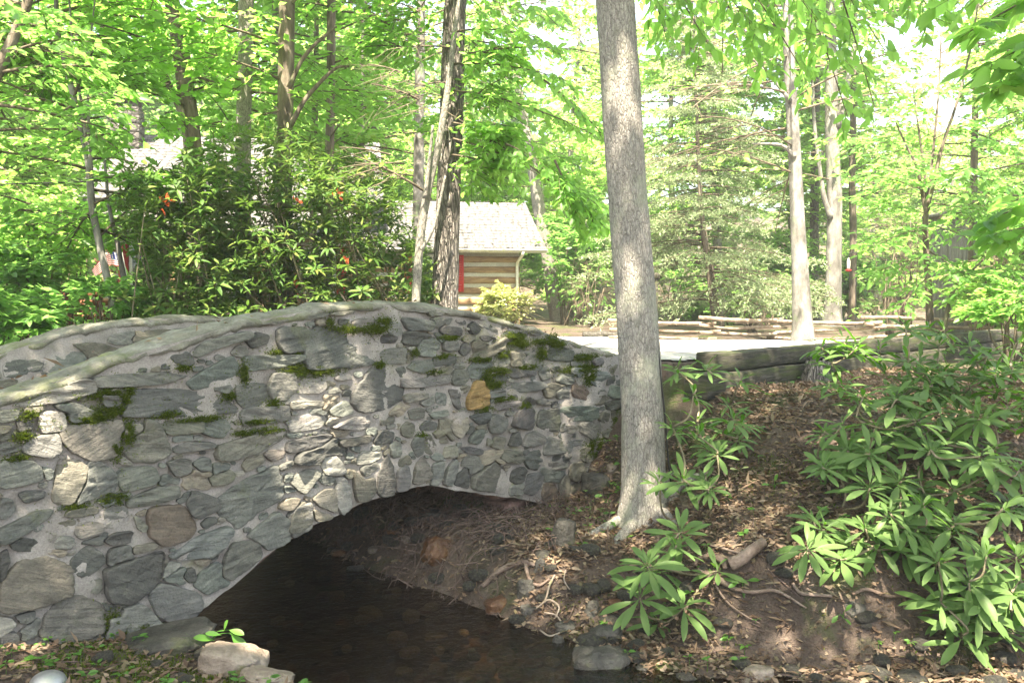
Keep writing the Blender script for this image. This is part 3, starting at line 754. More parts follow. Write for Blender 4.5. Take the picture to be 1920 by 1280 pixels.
def stone_mesh(mb, pl, s0, nsign, col, rng, h=None, flat=.6):
    pl = chaikin(pl, 1); per = np.linalg.norm(np.diff(np.vstack([pl, pl[:1]]), axis=0), axis=1).sum()
    n = int(np.clip(per / .018, 18, 84)); pl = resample(pl, n); c = pl.mean(0); size = per / 3.5
    r_ = pl - c
    pl = c + r_ * (1 + .06 * vnoise(pl[:, 0] * 16, pl[:, 1] * 16, seed=61, oct=2)[:, None] + .035 * vnoise(pl[:, 0] * 52, pl[:, 1] * 52, seed=65)[:, None])
    h = h or rng.uniform(.008, .026) * np.clip(size / .12, .6, 1.3)
    lay = rng.uniform(0, 1) ** 1.5; ang = rng.normal(.0, .22); tilt = rng.normal(0, .09, 2)
    ks = [1.02, 1.0, .993, .975, .92, .78, .55, .28]; hs = [-.9, .25, .74, .93, .98, 1.0, 1.0, 1.0]
    V = []
    for k, hh in zip(ks, hs):
        p = c + (pl - c) * k
        q = p[:, 1] * math.cos(ang) - p[:, 0] * math.sin(ang)
        d = h * hh
        if hh > .5:
            d = d + .014 * vnoise(p[:, 0] * 11, p[:, 1] * 11, seed=62, oct=3) + lay * .024 * vnoise(p[:, 0] * 4, q * 38, seed=63, oct=2) + (p - c) @ tilt
        if hh > .5: d = d + .006 * vnoise(p[:, 0] * 45, p[:, 1] * 45, seed=64, oct=2)
        V.append(bw(p[:, 0], s0 + nsign * d, p[:, 1]))
    V.append(bw(c[0], s0 + nsign * h, c[1])[None, :])
    v = np.concatenate([q.reshape(-1, 3) for q in V]); m = len(ks); f = []
    for a in range(m - 1):
        i = np.arange(n); j = (i + 1) % n; f.append(np.stack([a * n + i, a * n + j, (a + 1) * n + j, (a + 1) * n + i], -1))
    f = np.concatenate(f); i = np.arange(n); j = (i + 1) % n
    ft = np.stack([(m - 1) * n + i, (m - 1) * n + j, np.full(n, m * n)], -1)
    if nsign > 0: f, ft = f[:, ::-1], ft[:, ::-1]
    mb.add(brel(v), [f, ft], tint=np.tile(np.asarray(col), (len(v), 1)), ang=np.full(len(v), rng.normal(0, .25)))
rng = np.random.default_rng(7)
def okwall(T_, Z_):
    g = H(*np.moveaxis(bw(T_, -.05, 0), -1, 0)[:2]) - .05
    inn = (T_ > TA0 - .05) & (T_ < TA1 + .02)
    return (Z_ < zt(T_) - .065) & np.where(inn, Z_ > za(T_) + .012, Z_ > np.minimum(g, -1.2))
W1 = Wall(T0 + .1, T1 - .05, -2.2, .02, .011, okwall)
mbs = MB()
for ln in STONES.split('\n'):
    ox, oy, k = CR[int(ln[0])]; col = np.array(COL[ln[1]])
    pp = np.array([[float(a) for a in q.split(',')] for q in ln[2:].split()])
    pp = np.array([wallpt(ox + a * k, oy + b * k) for a, b in pp])
    if pp[:, 0].max() - pp[:, 0].min() > 3: continue
    cc = pp.mean(0); pp = cc + (pp - cc) * 1.11
    pp[:, 1] = np.minimum(pp[:, 1], zt(pp[:, 0]) - .03)
    W1.fill(pp); W1.polys.append(None)
    gm = col.mean(); col = gm + (col - gm) * (1.0 if ln[1] in 'Tr' else .62)
    stone_mesh(mbs, pp, -.004, -1, np.clip(col * rng.uniform(.8, 1.15) * (1 + rng.normal(0, .025, 3)), .03, .6), rng)
n0 = len(W1.polys)
# keep a mortar margin round the traced stones
W1.scatter(rng, [.2, .15, .12, .09, .07, .055, .045, .036, .028, .022], 1300)
pal = ['g', 'b', 'd', 'o', 'g', 'b', 'D', 'o', 'l', 't']
for pl in W1.polys[n0:]:
    stone_mesh(mbs, pl, -.004, -1, np.clip(np.array(COL[pal[rng.integers(10)]]) * rng.uniform(.85, 1.25), .03, .6), rng)
mbs.build('stonework', M['stone'], bridge)
W2 = Wall(-2.6, 2.6, -1.3, 0, .012, lambda T_, Z_: (Z_ < zt2(T_) - .075) & (Z_ > zt2(T_) - .40))
W2.scatter(rng, [.2, .14, .1, .07, .05], 900)
mbs = MB()
for pl in W2.polys:
    stone_mesh(mbs, pl, 2.6 + .006, -1, np.clip(np.array(COL[pal[rng.integers(10)]]) * rng.uniform(.7, 1.1), .03, .6), rng)
mbs.build('stonework', M['stone'], bridge)
# reddish stones of the inner abutment, above the root bank
mba = MB(); ra = np.random.default_rng(90)
def astone(mb, c, sx, sy, sz, seed):
    n1, n2 = 16, 9; th = np.linspace(0, 2 * np.pi, n1, endpoint=False)[None, :]; ph = np.linspace(-1.45, 1.45, n2)[:, None]
    d = np.stack([np.cos(ph) * np.cos(th), np.cos(ph) * np.sin(th), np.sin(ph) + 0 * th], -1); e = np.sign(d) * np.abs(d) ** .55
    e = e * (1 + .2 * vnoise(d[..., 0] * 2 + seed, d[..., 1] * 2, d[..., 2] * 2, seed, 3))[..., None] * np.array([sx, sy, sz])
    v = bw(c[0] + e[..., 0], c[1] + e[..., 1], c[2] + e[..., 2]).reshape(-1, 3); i = np.arange(n2 - 1)[:, None] * n1; j = np.arange(n1)[None, :]; k = (j + 1) % n1
    mb.add(brel(v), [np.stack([i + j, i + k, i + n1 + k, i + n1 + j], -1).reshape(-1, 4), np.arange(n1)[None, ::-1], (np.arange(n1) + (n2 - 1) * n1)[None, :]])
for row in range(3):
    s_ = .08
    while s_ < 2.8:
        L = ra.uniform(.16, .38); tt_ = 2.98 + .04 * (2 - row) + ra.uniform(-.05, .05); astone(mba, (tt_ - .25 * row * 0, s_ + L / 2, -1.90 + row * .11 + ra.uniform(-.02, .02)), .16, L / 2, .055, int(s_ * 100) + row * 7); s_ += L + .015
mba.build('abutment_stonework', M['abutment'], bridge)
# moss cushions in the joints
MOSS = [(180, 742, 30, 7), (215, 735, 28, 10), (165, 784, 38, 12), (205, 776, 38, 13), (236, 740, 12, 16), (236, 812, 12, 18), (213, 842, 14, 16), (40, 818, 18, 8), (28, 860, 22, 6), (52, 778, 14, 7), (141, 948, 24, 5), (210, 936, 22, 9), (305, 778, 25, 5), (372, 786, 42, 5), (425, 742, 12, 8), (454, 700, 8, 16), (513, 661, 12, 4), (552, 662, 10, 4), (556, 691, 25, 6), (592, 696, 38, 8), (510, 757, 14, 8), (502, 806, 20, 5), (458, 811, 22, 4), (650, 618, 26, 6), (615, 606, 8, 7), (700, 617, 22, 8), (716, 603, 14, 6), (708, 684, 9, 5), (775, 662, 7, 6), (840, 634, 18, 4), (832, 669, 16, 4), (812, 698, 12, 4), (787, 816, 8, 4), (960, 636, 20, 9), (975, 646, 12, 5), (940, 664, 11, 8), (900, 674, 18, 4), (928, 697, 20, 6), (1032, 637, 8, 9), (1046, 646, 10, 5), (908, 716, 12, 12), (925, 722, 14, 5), (1091, 671, 22, 5), (1086, 694, 30, 8), (1100, 708, 10, 10), (985, 689, 14, 4), (940, 748, 18, 4), (980, 761, 10, 5), (905, 766, 14, 6), (1155, 800, 7, 22), (1118, 838, 16, 14), (1010, 641, 14, 4), (215, 1165, 26, 16), (240, 1182, 34, 10), (1012, 663, 8, 10), (480, 790, 26, 4), (340, 690, 14, 5)]
mb = MB(); PP = []; 
for (px, py, rx, ry) in MOSS:
    t, z = wallpt(px, py); a = 1.2 * abs(wallpt(px + rx, py)[0] - t); b = 1.35 * abs(wallpt(px, py + ry)[1] - z)
    n = int(90000 * a * b * 3.1) + 100
    g = rng.normal(0, .48, (n, 2)); th = .5 + .5 * vnoise(g[:, 0] * 3 + px, g[:, 1] * 3, seed=71)
    g = g[th > .25]; th = th[th > .25]
    dep = -.014 - .03 * th * np.exp(-(g ** 2).sum(1))
    PP.append(bw(t + g[:, 0] * a, dep, z + g[:, 1] * b))
for (px, py, rx, ry) in MOSS:                      # thin spread round each cushion
    t, z = wallpt(px, py); a = 1.2 * abs(wallpt(px + rx, py)[0] - t); b = 1.35 * abs(wallpt(px, py + ry)[1] - z); n = int(9000 * (a + .03) * (b + .03)) + 30
    g = rng.normal(0, 1.0, (n, 2)); PP.append(bw(t + g[:, 0] * (a + .03), -.012 - .01 * rng.random(n), np.minimum(z + g[:, 1] * (b + .03), zt(t) - .02)))
PP = np.concatenate(PP); n = len(PP)
nv = np.array([-V2[0], -V2[1], 0])
D = nrm(nv * .8 + UP * .5 + rng.normal(0, .6, (n, 3)))
leafgeo(mb, brel(PP), D, nrm(rng.normal(0, 1, (n, 3))), rng.uniform(.008, .022, n), .006, 0)
# thin green growth on the coping top
mb.build('moss', M['moss'], bridge)
# ------------------------------------------------------------------ leaves left out to let sun through the canopy
SHX, SHY = SUN[0] / SUN[2], SUN[1] / SUN[2]
SUNNY = np.array([(1.9, 9.3), (2.9, 9.2), (5.0, 11.6), (8.2, 15.0), (15, 19), (15, 24), (2, 26), (-3, 21), (.2, 13)])
DAPPLE = [(620, 880, .10), (600, 950, .13), (655, 905, .10), (575, 890, .07), (560, 960, .05), (590, 720, .07), (565, 755, .07), (625, 770, .07), (650, 790, .06), (520, 840, .05), (640, 840, .06), (640, 655, .09), (690, 735, .07), (98, 790, .06), (130, 860, .07), (105, 950, .05), (120, 1010, .05), (715, 870, .05), (745, 890, .05), (835, 800, .05), (500, 650, .06), (850, 730, .05), (730, 890, .04), (525, 900, .03), (530, 960, .03), (805, 790, .04), (960, 700, .04), (60, 790, .05)]
DWALL = np.array([(*wallpt(a, b), r) for a, b, r in DAPPLE])
def sun_keep(Pn, rng):
    k = (Pn[:, 2] + .62); qx, qy = Pn[:, 0] - SHX * k, Pn[:, 1] - SHY * k
    drop = inpoly(qx, qy, SUNNY) & (rng.random(len(Pn)) < .965)
    k = Pn[:, 2] - 2.6; qx, qy = Pn[:, 0] - SHX * k, Pn[:, 1] - SHY * k
    drop |= (k > 0) & (qx > -13.5) & (qx < 1.6) & (qy > 22.3) & (qy < 28.8) & (rng.random(len(Pn)) < .985)
    t, s = ts(Pn[:, 0], Pn[:, 1]); sv = SUN[0] * V2[0] + SUN[1] * V2[1]
    kk = s / sv; X0 = Pn - SUN * kk[:, None]; tw, _ = ts(X0[:, 0], X0[:, 1]); zw = X0[:, 2]
    for a, b, r in DWALL:
        rr_ = r + .085; drop |= (kk > .6) & ((tw - a) ** 2 + ((zw - b) * .5) ** 2 < rr_ * rr_)
    # small sparkles of sun on the right bank, the left bank rock and the creek's edge
    k = Pn[:, 2] + 1.7; qx, qy = Pn[:, 0] - SHX * k, Pn[:, 1] - SHY * k
    for c0, r in RAYS:
        v = Pn - c0; al = v @ SUN; drop |= (al > .8) & (((v - SUN * al[:, None]) ** 2).sum(1) < r * r)
    for a, b, r in SPOTS: drop |= (k > 1.5) & ((qx - a) ** 2 + (qy - b) ** 2 < r * r)
    return ~drop
RAYS = [(P(1563, 180, 24.7), .6), (P(1565, 300, 24.7), .6), (P(1564, 420, 24.7), .6), (P(1562, 540, 24.7), .6), (P(1532, 290, 24.6), .5), (P(845, 130, 11.4), .2), (P(838, 540, 11.4), .18), (P(1030, 1105, 6.5), .17), (P(1035, 1190, 6.1), .12), (P(1165, 120, 6.9), .15), (P(1172, 215, 6.9), .13), (P(825, 250, 11.4), .22), (P(822, 420, 11.4), .25), (P(850, 330, 11.4), .2), (P(850, 480, 11.4), .2), (P(335, 580, 8.6), .16), (P(1310, 690, 6.8), .18), (P(1600, 650, 6.6), .3), (P(1840, 700, 6.5), .22), (P(1900, 1110, 5.1), .2)]
_r = np.random.default_rng(5)
for _i in range(32): _x = _r.uniform(240, 800); RAYS.append((P(_x, _r.uniform(270 + max(0, _x - 600) * .7, 560), 9.4 + (_x - 230) * .0033), _r.uniform(.35, .9)))
for _i in range(10): RAYS.append((P(_r.uniform(-20, 220), _r.uniform(400, 600), 10.5), _r.uniform(.3, .6)))
SPOTS = [(-1.56, 4.95, .30), (-1.9, 4.7, .12), (-2.6, 4.55, .14), (.33, 5.75, .10), (2.6, 7.2, .08), (3.1, 8.3, .12)]
# places where the photograph shows clear air in front of something (outline, nearer than, share left out)
CLEAR = []
def clear(poly, depth, prob): CLEAR.append((np.array(poly, float), depth, prob))
clear([(862, 382), (985, 378), (1028, 462), (990, 560), (930, 600), (858, 600)], 23.6, 1.0)
clear([(795, 385), (862, 382), (862, 470), (800, 470)], 24, .8)
clear([(236, 258), (345, 258), (345, 315), (236, 320)], 24, .97)
clear([(240, 192), (295, 192), (295, 262), (240, 262)], 24, .97)
clear([(1690, 90), (1830, 70), (1840, 215), (1700, 235)], 200, .65)
clear([(1620, 60), (1690, 60), (1700, 300), (1630, 300)], 200, .55)
clear([(160, 466), (246, 466), (246, 524), (160, 524)], 16.2, 1.0)
clear([(1165, 600), (1530, 600), (1530, 660), (1340, 690), (1165, 690)], 16, 1.0)
clear([(1240, 600), (1920, 600), (1920, 700), (1240, 700)], 12, .9)
clear([(-50, 705), (0, 655), (300, 590), (420, 595), (600, 570), (680, 566), (760, 568), (860, 578), (960, 604), (1020, 621), (1165, 668), (1180, 1300), (-50, 1300)], 30, 1.0)
clear([(1160, 610), (1920, 610), (1920, 1300), (1160, 1300)], 30, .97)
clear([(110, 545), (205, 545), (205, 612), (110, 612)], 12.5, .9)
def vis_keep(Pn, rng):
    d = Pn @ FW; ok = d > .3; dd = np.where(ok, d, 1)
    px, py = 960 + F * (Pn @ XR) / dd, 640 - F * (Pn @ UPC) / dd
    drop = np.zeros(len(Pn), bool)
    for poly, dep, pr in CLEAR:
        drop |= ok & (Pn[:, 1] < dep) & inpoly(px, py, poly) & (rng.random(len(Pn)) < pr)
    return ~drop
def band(pts, Y, prob, grow=1.0):
    """keep most leaves from hiding a trunk"""
    p = np.array(pts, float); l = np.stack([p[:, 0] - p[:, 2] * .5 * grow, p[:, 1]], -1); r = np.stack([p[:, 0] + p[:, 2] * .5 * grow, p[:, 1]], -1)
    clear(np.vstack([l, r[::-1]]), Y, prob)

# ------------------------------------------------------------------ leaves on boughs
def spray(rng, A, B, tl, nt, nl, LL, droop=.25, hang=.35, flat=.4):
    A = np.asarray(A, float); B = np.asarray(B, float); Mv = B - A; ln = np.linalg.norm(Mv); m = Mv / ln
    u = (np.arange(nt) + rng.uniform(.2, .8, nt)) / nt * .92 + .08
    sag = lambda q: -droop * ln * (q - .0) ** 2 * .5
    pos = A + Mv * u[:, None]; pos[:, 2] += sag(u)
    sd = np.cross(m, UP); sd = sd / max(np.linalg.norm(sd), .05) if np.linalg.norm(sd) > .05 else np.array([1.0, 0, 0])
    sgn = np.where(np.arange(nt) % 2, 1, -1)[:, None]
    an = rng.uniform(.6, 1.15, (nt, 1))
    td = nrm(m * np.cos(an) + sd * sgn * np.sin(an) + UP * rng.normal(-.05, .22, (nt, 1)))
    tlen = tl * (1 - .6 * u) * rng.uniform(.6, 1.25, nt)
    q = (np.arange(nl)[None, :] + rng.uniform(.3, .9, (nt, nl))) / nl
    lp = pos[:, None, :] + td[:, None, :] * (tlen[:, None] * q)[..., None]; lp[..., 2] -= droop * tlen[:, None] * q * q
    tsd = nrm(np.cross(td, UP)); s2 = np.where(np.arange(nl) % 2, 1, -1)[None, :, None]
    b = rng.uniform(.3, 1.1, (nt, nl, 1))
    ld = nrm(td[:, None, :] * np.cos(b) + tsd[:, None, :] * s2 * np.sin(b) - UP * rng.uniform(-.1, hang * 2, (nt, nl, 1)))
    lnm = nrm(UP + rng.normal(0, flat, (nt, nl, 3)))
    end = pos + td * tlen[:, None]; end[:, 2] -= droop * tlen
    return lp.reshape(-1, 3), ld.reshape(-1, 3), lnm.reshape(-1, 3), (A, B, pos, end, sag, ln)
class Crown:
    def __init__(s, rng, kind=0, LL=.11, aspect=.55, cull=True, sun=True):
        s.sun = sun; s.rng, s.kind, s.LL, s.asp, s.cull = rng, kind, LL, aspect, cull; s.L = []; s.tw = MB(); s.any = False
    def bough(s, A, B, tl=.5, nt=12, nl=8, droop=.25, hang=.35, twig=True, r=.012, flat=.4):
        lp, ld, lnm, (A, B, pos, end, sag, ln) = spray(s.rng, A, B, tl, nt, nl, s.LL, droop, hang, flat)
        s.L.append((lp, ld, lnm))
        if twig:
            mid = (A + B) / 2 + np.array([0, 0, float(sag(.5))]); e = B + np.array([0, 0, float(sag(1.0))])
            if s.cull:
                ok = vis_keep(pos, np.random.default_rng(1)) & vis_keep(end, np.random.default_rng(1)); pos, end = pos[ok], end[ok]
            n = 6; q = np.linspace(0, 1, n)[:, None]; pl = A * (1 - q) + B * q; pl[:, 2] += sag(q[:, 0])
            if s.cull:
                k = vis_keep(pl, np.random.default_rng(1)); 
                if not k.all(): n = int(np.argmin(k)); pl = pl[:n]
            if len(pl) > 1: tube(s.tw, pl, np.linspace(r, r * .35, len(pl)), 4, cap=False)
            if len(pos): sticks(s.tw, pos, end, r * .32, r * .14)
            s.any = True
    def leaves(s, mb=None, origin=0, size=(.75, 1.2)):
        mb = mb or MB(); lp = np.concatenate([q[0] for q in s.L]); ld = np.concatenate([q[1] for q in s.L]); ln = np.concatenate([q[2] for q in s.L])
        if s.cull:
            k = vis_keep(lp, s.rng)
            if s.sun: k &= sun_keep(lp, s.rng)
            lp, ld, ln = lp[k], ld[k], ln[k]
        L = s.LL * s.rng.uniform(size[0], size[1], len(lp))
        leafgeo(mb, lp - origin, ld, ln, L, L * s.asp, s.kind); return mb
def trunk_path(pts, Y, Y2=None, n=40, top=None):
    """pixel outline of a trunk (x, y, width) listed from the top down -> 3-D axis and radii, listed from the base up"""
    p = np.array(pts, float)[::-1]; k = np.linspace(0, 1, len(p)); Ys = Y + ((Y2 or Y) - Y) * k
    a = np.array([P(x, y, yy) for (x, y, _), yy in zip(p, Ys)]); r = p[:, 2] / 2 * Ys / F
    base = a[0].copy(); g = float(H(base[0], base[1]))
    if base[2] > g - .1:
        b = a[0] + (a[0] - a[1]) / max(abs(a[0][2] - a[1][2]), .05) * min((base[2] - g) + .15, 6) * .25; b[2] = g - .15
        a = np.vstack([b, a]); r = np.concatenate([[r[0] * 1.08], r])
    if top is not None:
        d = nrm(a[-1] - a[-3]); nseg = 4
        for i in range(1, nseg + 1):
            z = a[-1][2]; st = (top - z) / (nseg - i + 1) / max(d[2], .3); a = np.vstack([a, a[-1] + d * st]); r = np.append(r, r[-1] * .82)
    L = np.concatenate([[0], np.cumsum(np.linalg.norm(np.diff(a, axis=0), axis=1))])
    path = catmull(a, n); rr = np.interp(np.linspace(0, len(r) - 1, n), np.arange(len(r)), r)
    return path, rr
def flare(path, rr, amt=.45, hgt=.5):
    z = path[:, 2] - path[0, 2]; return rr * (1 + amt * np.exp(-z / hgt * 2.2))
def tree_from_px(name, label, pts, Y, mat, top=8, Y2=None, group=None, seg=14, rough=.10, fl=.3, limbs=(), n=46, bandp=.8, cat='tree'):
    path, rr = trunk_path(pts, Y, Y2, n, top); rr = flare(path, rr, fl)
    root = thing(name, label, cat, path[0], group)
    mb = MB(); tube(mb, path - path[0], rr, seg, rough, seed=int(abs(path[0][0] * 100)) % 97, fs=.25)
    mb.build('trunk', mat, root)
    for lp, lY in limbs:
        pth, r2 = trunk_path(lp, lY, None, 16) if False else limb_path(lp, lY)
        mb = MB(); tube(mb, pth - path[0], r2, 8, .08, seed=5); mb.build('limb', mat, root)
    if bandp: band(pts, Y - .4, bandp, 1.1)
    return root, path, rr
def limb_path(lp, Y):
    p = np.array(lp, float)[::-1]; Y_ = np.full(len(p), Y) if np.isscalar(Y) else np.linspace(Y[0], Y[1], len(p))
    a = np.array([P(x, y, yy) for (x, y, _), yy in zip(p, Y_)]); r = p[:, 2] / 2 * Y_ / F
    return catmull(a, 18), np.interp(np.linspace(0, len(r) - 1, 18), np.arange(len(r)), r)
def crown_on(root, cr, leafmat, twigmat=None, name='crown'):
    o = np.array(root.location)
    c = cr.leaves(origin=o).build(name, leafmat, root)
    if cr.any and cr.tw.n:
        for i in range(len(cr.tw.v)): cr.tw.v[i] = cr.tw.v[i] - o
        cr.tw.build('branches', twigmat or M['twig'], root)
    return c
def around(cr, path, z0, z1, nb, bl, tl, nt, nl, rise=.15, droop=.3, az=None, r=.02, hang=.35):
    """boughs all round a trunk between two heights"""
    rng = cr.rng; zs = path[:, 2]
    for i in range(nb):
        z = z0 + (z1 - z0) * (i + rng.random()) / nb; A = np.array([np.interp(z, zs, path[:, k]) for k in range(3)]); A[2] = z
        a = rng.uniform(0, 2 * np.pi) if az is None else rng.uniform(*az)
        L = bl * rng.uniform(.6, 1.15) * (1 - .45 * ((z - z0) / max(z1 - z0, .1)) ** 2)
        B = A + np.array([math.cos(a) * L, math.sin(a) * L, L * rng.normal(rise, .2)])
        cr.bough(A, B, tl, nt, nl, droop, hang, r=r)
        for _ in range(2):
            q = rng.uniform(.35, .75); A2 = A + (B - A) * q; a2 = a + rng.choice([-1, 1]) * rng.uniform(.5, 1.0); L2 = L * rng.uniform(.4, .6)
            cr.bough(A2, A2 + np.array([math.cos(a2) * L2, math.sin(a2) * L2, L2 * rng.normal(rise, .25)]), tl * .8, max(5, int(nt * .7)), nl, droop, hang, r=r * .6)

T1P = [(1150, -60, 72), (1154, 0, 71), (1166, 200, 73), (1179, 400, 74), (1195, 600, 76), (1205, 800, 80), (1207, 920, 84), (1209, 985, 98)]
T2P = [(862, -40, 38), (855, 0, 40), (850, 100, 42), (845, 250, 44), (840, 400, 45), (836, 500, 48), (833, 575, 52), (832, 640, 56)]
tall1, p1, r1 = tree_from_px('hardwood_tree', 'thick grey-barked tree trunk standing before the right end of the bridge', T1P, 7.0, M['barkgrey'], top=12, seg=40, rough=.07, fl=.22, n=120, bandp=.97)
tall2, p2, r2 = tree_from_px('hardwood_tree', 'dark furrowed tree trunk rising behind the bridge beside the cabin wing', T2P, 11.5, M['barkdark'], top=12, seg=24, rough=.09, fl=.2, n=80, bandp=.9)
slim, p3, r3 = tree_from_px('understory_tree', 'slim crooked tree leaning across the dark trunk left of the cabin wing', [(852, 60, 9), (838, 180, 12), (820, 280, 13), (800, 370, 15), (788, 450, 16), (780, 560, 17), (779, 620, 17)], 11, M['barkgrey'], top=4.4, seg=10, bandp=.8, limbs=[([(812, 235, 5), (805, 300, 7), (797, 372, 9)], 10.9), ([(835, 330, 4), (815, 420, 6), (790, 470, 9)], 10.9)])
mid4, p4, r4 = tree_from_px('hardwood_tree', 'straight grey trunk rising from the rhododendron thicket, left of its paler-streaked neighbour', [(462, -40, 27), (461, 0, 27), (460, 120, 27), (457, 220, 28), (455, 400, 29), (455, 600, 30)], 12.5, M['barkgrey'], top=11, bandp=.85)
mid5, p5, r5 = tree_from_px('hardwood_tree', 'brown-grey trunk in the middle of the rhododendron thicket with an arching side branch', [(540, -40, 29), (538, 0, 29), (536, 150, 29), (533, 300, 29), (535, 450, 27), (537, 600, 28)], 12, M['barkbrown'], top=11, bandp=.85, limbs=[([(655, 125, 4), (630, 128, 6), (600, 155, 8), (570, 190, 9), (545, 235, 11)], 11.8), ([(720, 0, 4), (650, 40, 5), (600, 75, 7), (565, 115, 8), (542, 165, 10)], 11.7)])
mid6, p6, r6 = tree_from_px('hardwood_tree', 'crooked mossy trunk forking above the cabin roof beside the chimney', [(318, -40, 28), (322, 0, 28), (338, 90, 30), (350, 180, 30), (358, 240, 32), (362, 300, 34), (366, 400, 36), (368, 600, 38)], 14, M['barkbrown'], top=11, bandp=.85, limbs=[([(285, 20, 8), (296, 90, 10), (312, 150, 13), (335, 195, 16), (352, 235, 18)], 13.9)])
b1, q1, _ = tree_from_px('hardwood_tree', 'thin pale trunk just behind the brown-grey thicket trunk', [(517, -40, 14), (518, 100, 14), (520, 250, 15), (522, 600, 16)], 17, M['barkpale'], top=11, seg=10)
b2, q2, _ = tree_from_px('hardwood_tree', 'slender grey trunk between the thicket and the dark trunk, crossing the roof', [(622, -40, 15), (621, 50, 16), (620, 200, 16), (616, 350, 18), (614, 600, 20)], 16, M['barkbrown'], top=11, seg=10)
b3, q3, _ = tree_from_px('hardwood_tree', 'very thin grey trunk in front of the roof end, right of the slender grey one', [(683, 10, 8), (680, 120, 10), (677, 280, 11), (676, 600, 12)], 18, M['barkpale'], top=9, seg=8)
b4, q4, _ = tree_from_px('hardwood_tree', 'short thin trunk close beside the slender grey trunk above the roof', [(592, 150, 11), (588, 300, 13), (586, 600, 14)], 20, M['barkbrown'], top=9, seg=8)
b5, q5, _ = tree_from_px('hardwood_tree', 'pale trunk behind the slim crooked tree', [(790, -20, 16), (788, 100, 18), (785, 300, 20), (782, 600, 20)], 19, M['barkpale'], top=12, seg=10)
l1, ql, _ = tree_from_px('hardwood_tree', 'leaning trunk cutting the top left corner', [(62, -40, 15), (50, 10, 17), (30, 60, 19), (5, 115, 21), (-25, 180, 24), (-80, 330, 26), (-130, 560, 28)], 9, M['barkbrown'], top=6, seg=10)
s1, qs, _ = tree_from_px('understory_tree', 'many-stemmed sapling with thin leaning stems in front of the flag', [(105, -20, 8), (108, 60, 10), (125, 130, 11), (145, 210, 12), (165, 300, 13), (172, 380, 14), (185, 450, 14), (205, 540, 15), (222, 620, 16)], 10.5, M['barkpale'], top=4.6, seg=8, limbs=[([(130, 0, 4), (138, 100, 5), (152, 190, 6), (166, 290, 8)], 10.4), ([(178, 0, 3), (166, 120, 4), (166, 230, 6), (172, 330, 8)], 10.3), ([(196, 300, 5), (205, 390, 7), (217, 440, 9), (228, 500, 11), (240, 560, 12), (254, 620, 13)], 10.9)], bandp=.6)
r10, p10, _ = tree_from_px('hardwood_tree', 'smooth pale-grey tree trunk at the edge of the gravel, just before the rail fence', [(1476, -20, 17), (1477, 0, 18), (1479, 100, 20), (1484, 200, 22), (1491, 320, 24), (1496, 430, 27), (1501, 520, 31), (1505, 600, 36), (1506, 638, 44)], 16, M['barkpale'], top=12, seg=16, fl=.08, bandp=.85, limbs=[([(1395, 95, 3), (1420, 120, 4), (1450, 150, 6), (1482, 190, 9)], 15.9), ([(1410, 270, 3), (1445, 270, 5), (1470, 275, 7), (1490, 295, 10)], 15.9)])
r11, p11, _ = tree_from_px('hardwood_tree', 'pale lichen-grey forked trunk behind the rail fence', [(1557, -20, 14), (1558, 100, 20), (1560, 250, 25), (1565, 380, 28), (1563, 480, 28), (1562, 560, 30), (1560, 612, 36)], 25, M['barkpale'], top=16, seg=16, bandp=.8, limbs=[([(1522, 90, 5), (1526, 220, 7), (1536, 310, 8), (1545, 370, 10), (1558, 410, 13)], 24.9), ([(1606, 60, 6), (1590, 150, 9), (1570, 240, 14)], 24.9)])
r12, p12, _ = tree_from_px('hardwood_tree', 'narrow grey trunk right of the forked trunk', [(1602, 40, 9), (1600, 200, 11), (1598, 350, 13), (1600, 450, 13), (1597, 600, 14)], 27, M['barkbrown'], top=14, seg=10)
r13, p13, _ = tree_from_px('hardwood_tree', 'dark narrow trunk between the smooth pale trunk and the forked trunk', [(1532, 120, 13), (1528, 300, 15), (1527, 420, 17), (1526, 600, 18)], 30, M['barkdark'], top=15, seg=10)
r15, p15, _ = tree_from_px('hardwood_tree', 'grey trunk leaning left behind the right corner of the cabin wing', [(978, 200, 16), (985, 240, 18), (1000, 320, 22), (1012, 400, 24), (1025, 470, 25), (1035, 540, 28), (1050, 602, 36)], 29, M['barkgrey'], top=15, seg=12)
r16, p16, _ = tree_from_px('hardwood_tree', 'pale straight trunk close behind the spruce', [(1342, 300, 14), (1344, 420, 17), (1347, 520, 19), (1350, 600, 22)], 28, M['barkpale'], top=15, seg=10)
r17, p17, _ = tree_from_px('hardwood_tree', 'brown trunk beyond the end of the rail fence, left of the grey boards', [(1826, 330, 13), (1824, 450, 15), (1822, 540, 17), (1820, 622, 20)], 19.5, M['barkbrown'], top=11, seg=10)
# small many-limbed tree at the right
T14P = [(1737, 385, 9), (1735, 430, 11), (1738, 490, 12), (1742, 560, 13), (1745, 650, 15)]
st, p14, _ = tree_from_px('understory_tree', 'small smooth-barked tree fanning out in limbs above the right end of the timbers', T14P, 12.9, M['barkbrown'], top=None, seg=10, bandp=.6,
    limbs=[([(1835, 0, 3), (1820, 90, 4), (1795, 190, 5), (1768, 270, 7), (1752, 335, 8), (1738, 395, 9)], 12.8), ([(1765, 60, 3), (1760, 170, 4), (1752, 260, 5), (1745, 330, 6), (1738, 395, 8)], 13.0), ([(1680, 230, 3), (1700, 275, 4), (1718, 310, 5), (1728, 355, 7), (1736, 400, 8)], 12.7), ([(1710, 150, 2), (1722, 240, 4), (1733, 320, 5), (1737, 395, 6)], 13.1), ([(1870, 460, 3), (1850, 480, 4), (1820, 510, 5), (1790, 540, 7), (1775, 590, 9), (1770, 650, 9)], 12.6)])

rng = np.random.default_rng(11)
